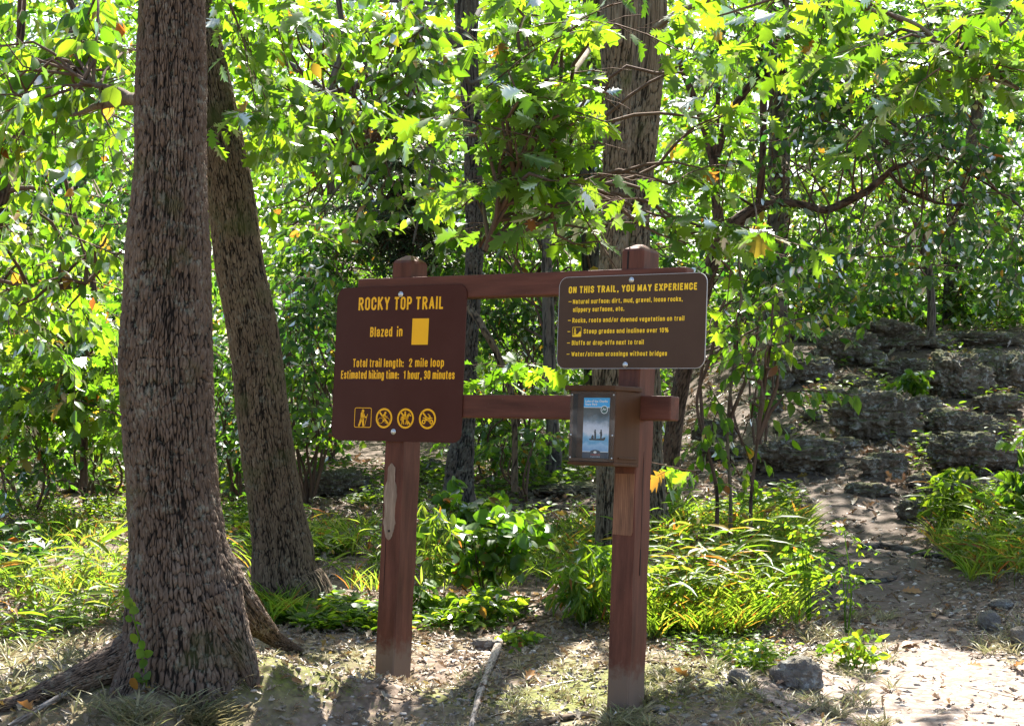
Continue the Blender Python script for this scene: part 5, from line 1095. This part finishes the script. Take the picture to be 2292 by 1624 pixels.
plant('herb', 'single upright stem with paired leaves right of the left post', 'plant', 968, 1370, LEAF_GRASS, bush(3, .62, .03, .06, LANCE, 7, .6))
plant('herb', 'sunlit seedling with round bright leaves, lower right of the left post', 'plant', 1020, 1400, LEAF_HERB, bush(5, .13, .12, .06, OVAL))
plant('herb', 'bright seedling right of the first, under the dark shrub', 'plant', 1110, 1395, LEAF_HERB, bush(5, .16, .13, .065, OVAL))
plant('herb', 'white-lit broad-leaved seedling touching the right side of the left post', 'plant', 935, 1380, LEAF_HERB, bush(4, .14, .07, .07, ROUND))
plant('herb', 'small yellow-green seedling beside the top of the fallen stick', 'plant', 1160, 1445, LEAF_HERB, bush(3, .09, .06, .05, OVAL))
plant('herb', 'tall wiry weed with small leaves at the left edge of the path', 'plant', 1812, 1400, LEAF_HERB, bush(4, .5, .05, .04, OVAL))
plant('herb', 'second wiry weed with a reddish tip nearer the path centre', 'plant', 1895, 1420, LEAF_HERB, bush(3, .48, .04, .035, OVAL))
plant('herb', 'hanging-leaved weed on the mossy edge of the sunlit path', 'plant', 1920, 1500, LEAF_HERB, bush(4, .12, .08, .05, OVAL))
plant('herb', 'leafy seedling growing between rocks above the trail', 'plant', 2040, 900, LEAF_OVAL, bush(5, .4, .2, .1, OVAL, 5, .5))
plant('herb', 'bright seedling growing in front of the crumbled rock', 'plant', 2120, 1190, LEAF_HERB, bush(6, .4, .2, .08, OVAL, 5, .5))
plant('herb', 'seedling rooted on top of the ledge left of the trail', 'plant', 1930, 760, LEAF_HERB, bush(4, .4, .2, .11, OVAL, 5, .5))
plant('herb', 'big-leaved sprig entering from the right edge above the bank', 'plant', 2280, 1180, LEAF_OVAL, bush(5, .55, .15, .12, OVAL, 5, .8))
plant('herb', 'dark leafy weed at the far left edge in front of the thick root', 'plant', 40, 1290, LEAF_DARK, bush(8, .22, .18, .07, OVAL))
plant('herb', 'little pale weed beside the squarish grey stone', 'plant', 1700, 1500, LEAF_HERB, bush(4, .1, .07, .04, OVAL))
# big fresh-fallen leaves one can count
FL = leaf_mat('fallen_orange_leaf', [(.34, .13, .03), (.42, .2, .07), (.3, .2, .12)], [(.5, .2, .03)] * 3, 0, gloss=.05, mixf=.3)
for i, (px, py, sz, tp) in enumerate([(2015, 1330, .12, OAK), (2045, 1447, .09, OVAL), (2235, 1458, .12, OAK), (1540, 1525, .11, CRUMP), (1178, 1533, .07, CRUMP), (2120, 1422, .07, OAK), (2160, 1500, .08, OAK), (2010, 1435, .05, OVAL), (1900, 1180, .13, OAK), (2085, 1380, .12, LANCE), (2270, 1500, .08, CRUMP), (1210, 1262, .12, OAK), (1235, 1290, .11, OAK), (70, 1600, .1, CRUMP), (120, 1590, .08, OAK), (1590, 1440, .1, OAK)]):
    c = hit(px, py); a = rng.uniform(0, 6.28); V, T = place_leaves(np.array([[0, 0, .02]]), np.array([[math.cos(a), math.sin(a), .1]]), np.array([[rng.normal(0, .3), -.5, 1.]]), np.array([sz]), tp)
    o = fmesh('fallen_leaf', V, T, FL); o.location = c.tolist(); tag(o, 'large fresh orange-brown leaf fallen on the ground', 'leaf', 'large fallen leaves')
# vine creeping up the base of the great oak
c = hit(315, 1515); t = thing('vine', 'thin green vine climbing the foot of the thickest trunk', 'vine', c); ac = Acc()
VP, _ = DP([(322, 1505, 6.93, 1), (318, 1460, 6.9, 1), (310, 1420, 6.86, 1), (300, 1385, 6.84, 1), (296, 1350, 6.85, 1)])
V, Q, h, ci = tube(VP, [.003] * 5, 5, .03); ac.add(V, Q)
P = np.repeat(VP, 3, 0) + rng.normal(0, .02, (15, 3)); V, T = place_leaves(P, rng.normal(0, .6, (15, 3)) + [0, -.3, -.5], rng.normal(0, .3, (15, 3)) + [0, -1, .4], rng.uniform(.03, .05, 15), ROUND); ac.add(V, T)
P = hit(345, 1530) + rng.normal(0, .06, (14, 3)) * [1, .6, .2] + [0, 0, .03]; V, T = place_leaves(P, rng.normal(0, .6, (14, 3)), rng.normal(0, .3, (14, 3)) + [0, -.6, 1], rng.uniform(.04, .065, 14), ROUND); ac.add(V, T)
ac.obj('foliage', [LEAF_HERB], t, c)

def stick(name, label, cat, pts, rad, m=BARK_D, lift=.6, nu=12, bark=(.02, .05, .003)):
    P = []
    for x, y in pts:
        g = hit(x, y); P.append(g + [0, 0, rad * lift])
    P = np.array(P); r = rad * np.linspace(1.1, .6, len(P)); V, Q, h, ci = tube(P, r, nu, .02, bark, len(pts) + int(pts[0][0]), None, .2)
    o = P[len(P) // 2]; q = fmesh(name, V, Q, m, None, True, attr={'h': h, 'cid': ci}, origin=o); q.location = o.tolist(); tag(q, label, cat)
BLEACH = bark_mat('bleached_stick', (.1, .075, .055), (.34, .28, .23), (.48, .43, .37), .1)
stick('fallen_branch', 'pale broken stick lying towards the viewer between the posts', 'branch', [(1120, 1437), (1108, 1470), (1092, 1510), (1075, 1560), (1064, 1600), (1050, 1650)], .017, BLEACH, 1.0)
stick('fallen_branch', 'curved grey branch lying across behind the broken stick', 'branch', [(985, 1392), (1050, 1412), (1110, 1410), (1160, 1395), (1200, 1362), (1222, 1335)], .011, BARK_D)
stick('fallen_branch', 'short grey stick in sun to the left of the broken stick', 'branch', [(955, 1378), (1010, 1438), (1070, 1432)], .01, BLEACH)
stick('fallen_branch', 'stubby brown stick leaning by the right side of the left post', 'branch', [(930, 1352), (945, 1375), (955, 1392)], .018, BARK_B)
stick('fallen_branch', 'long thin twig right of the right post, dark', 'branch', [(1450, 1482), (1520, 1490), (1600, 1498), (1700, 1492)], .007, BARK_E)
stick('fallen_branch', 'log lying across the trail, farther up', 'branch', [(1925, 1232), (1970, 1228), (2020, 1234), (2080, 1248), (2130, 1252)], .03, BARK_C, .5)
stick('fallen_branch', 'short dark log end in the middle of the trail', 'branch', [(1930, 1308), (1970, 1306), (2003, 1298)], .024, BARK_C, .7)
stick('exposed_root', 'long wavy root across the trail just above the sunlit part', 'root', [(1890, 1385), (1930, 1398), (1975, 1392), (2015, 1386), (2060, 1396)], .012, BARK_E, .3)
stick('exposed_root', 'thinner root across the trail above the wavy one', 'root', [(1900, 1374), (1950, 1378), (2010, 1374), (2100, 1368)], .009, BARK_E, .3)
stick('exposed_root', 'root knuckle on the mossy bank at the bottom right of centre', 'root', [(1820, 1600), (1860, 1592), (1885, 1575), (1900, 1560)], .02, BARK_D, .4)
stick('exposed_root', 'mossy root low in the bottom foreground left of the right post', 'root', [(1160, 1650), (1230, 1618), (1300, 1606), (1352, 1606)], .018, BARK_B, .2)
stick('fallen_branch', 'bleached stick slanting over the long root at lower left', 'branch', [(20, 1640), (100, 1590), (170, 1550), (195, 1528)], .011, BLEACH, 1.8)
stick('fallen_branch', 'mossy fallen limb lying behind the dark shrub', 'branch', [(1130, 1150), (1200, 1138), (1300, 1142), (1345, 1140)], .03, BARK_D, .6)
stick('fallen_branch', 'grey limb slanting up beside the mossy fallen one', 'branch', [(1190, 1140), (1225, 1125), (1262, 1090), (1275, 1075)], .02, BARK_D, 1.0)
# dry crooked dead branch seen between the rails
t = thing('dead_branch', 'bare brown branch curving down in the gap between the rails', 'branch', D(1140, 880, 12.5)); p, q = DP([(1050, 690, 12.7, 8), (1068, 712, 12.6, 8), (1085, 742, 12.5, 8), (1105, 775, 12.5, 8), (1122, 815, 12.5, 8), (1135, 850, 12.5, 7), (1145, 880, 12.5, 7), (1150, 930, 12.5, 7), (1152, 1100, 12.5, 8)])
o_ = D(1140, 880, 12.5); V, Q, h, ci = tube(p, q, 14, .03, (.02, .05, .003), 5, None, .15); fmesh('limb', V, Q, BARK_B, t, True, attr={'h': h, 'cid': ci}, origin=o_)

# ---------------------------------------------------------------- unseen leaves added above the frame, placed where dappled shade should fall
def gproj(p): p = np.asarray(p, float); gz = .042 * (p[..., 1] - 7); return p[..., :2] - SUNV[:2] * ((p[..., 2] - gz) / SUNV[2])[..., None]
LIT = [(gproj(hit(x, y)), a, b) for x, y, a, b in ((2080, 1500, .62, .62), (2250, 1500, .6, .6), (650, 1490, .42, .14), (800, 1450, .25, .2), (100, 1350, .8, .7), (100, 1180, 1.2, 1.0), (-100, 1500, .8, .6), (60, 1560, .35, .3), (1150, 1420, .45, .22), (1560, 1330, .45, .5), (1740, 1400, .4, .5), (1000, 1480, .2, .12), (1300, 1560, .18, .08), (1640, 960, .5, .5), (1240, 1470, .3, .12), (180, 1440, .3, .3))]
LIT += [(gproj(D(x, y, Y)), a, a) for x, y, Y, a in ((1150, 200, 8, .7), (1250, 350, 8, .6), (1250, 60, 8.2, .7), (1080, 420, 8, .6), (620, 100, 9.5, 1.), (620, 230, 10, .6), (100, 100, 8.2, .8), (150, 280, 8.2, .5), (1560, 400, 8.4, .35), (1850, 40, 8, .6), (2100, 180, 7.9, .6), (1200, 500, 8, .4))]
SHD = [(gproj(hit(x, y)), a, b) for x, y, a, b in ((1960, 950, 3.2, 4.), (2000, 1150, 1., 1.8), (2000, 1290, .8, 1.1), (2150, 1050, 2., 3.), (1080, 1250, 1.1, 1.3), (760, 1540, .22, .12), (1150, 1600, .5, .07), (1650, 1560, .45, .22), (700, 1200, .6, 1.2), (1250, 1100, 1.5, 1.5), (2200, 800, 3., 3.))]
SHD += [(gproj(D(x, y, Y)), a, a) for x, y, Y, a in ((1900, 250, 12.3, 1.3), (1750, 100, 12.3, .9), (2150, 350, 12.3, 1.2), (800, 300, 10.8, .6), (900, 100, 10.8, .6), (1050, 300, 13, .8), (2200, 60, 12, .8), (380, 700, 7.2, .25), (560, 800, 9.5, .4))]
m_ = 300000
Yc = rng.uniform(7.6, 33, m_); Xc = rng.uniform(-.55, .55, m_) * (Yc + 2); Zc = CAMZ + .225 * Yc + rng.uniform(.25, 2.6, m_)
P = np.stack([Xc, Yc, Zc], -1); g = gproj(P)
dens = np.where(fbm(np.stack([g[:, 0], g[:, 1], g[:, 0] * 0], -1) * .75, 3, 5) > .15, .12, .0) * np.interp(g[:, 1], [6, 12, 20, 26], [.9, .8, .7, .4])
for c, a, b_ in SHD: dens = np.maximum(dens, (.95 if c[1] < 12.5 else .36) * ((((g[:, 0] - c[0]) / a) ** 2 + ((g[:, 1] - c[1]) / b_) ** 2) < 1))
for c, a, b_ in LIT: dens = np.where((((g[:, 0] - c[0]) / a) ** 2 + ((g[:, 1] - c[1]) / b_) ** 2) < 1 + .5 * fbm(np.stack([g[:, 0], g[:, 1], g[:, 0] * 0], -1) * 4, 2, 8), dens * .03, dens)
P = P[rng.random(len(P)) < dens]
trees5 = [o for o in COL.objects if o.type == 'EMPTY' and o.get('category') == 'tree' and o.name.startswith('oak_tree')]
own = np.argmin(np.stack([np.hypot(P[:, 0] - o.location.x, P[:, 1] - o.location.y) for o in trees5]), 0)
for k, o in enumerate(trees5):
    Q_ = P[own == k]
    if len(Q_) == 0: continue
    ac = Acc(); n_ = len(Q_); V, T = place_leaves(Q_, rng.normal(0, 1, (n_, 3)) * [1, 1, .5], np.array([0, 0, 1.]) + rng.normal(0, .5, (n_, 3)), .13 * rng.uniform(.6, 1.3, n_), DIAM, rng.uniform(1, 1.5, n_)); ac.add(V, T)
    ac.obj('shade_canopy', [LEAF_OAK], o, np.array(o.location))
print('canopy leaves', len(P), 'tris total', sum(len(o.data.polygons) for o in COL.objects if o.type == 'MESH'))
for o in list(COL.objects):
    g = {'rock': 'rocks of the wooded slope and trail edge', 'shrub': 'shrubs of the forest edge', 'grass clump': 'grass clumps round the sign and trail', 'plant': 'small herbs on the forest floor', 'tree': 'trees of the wood', 'branch': 'fallen branches and sticks', 'root': 'roots showing on the ground'}.get(o.get('category'))
    if g and not o.get('group') and o.parent is None: o['group'] = g
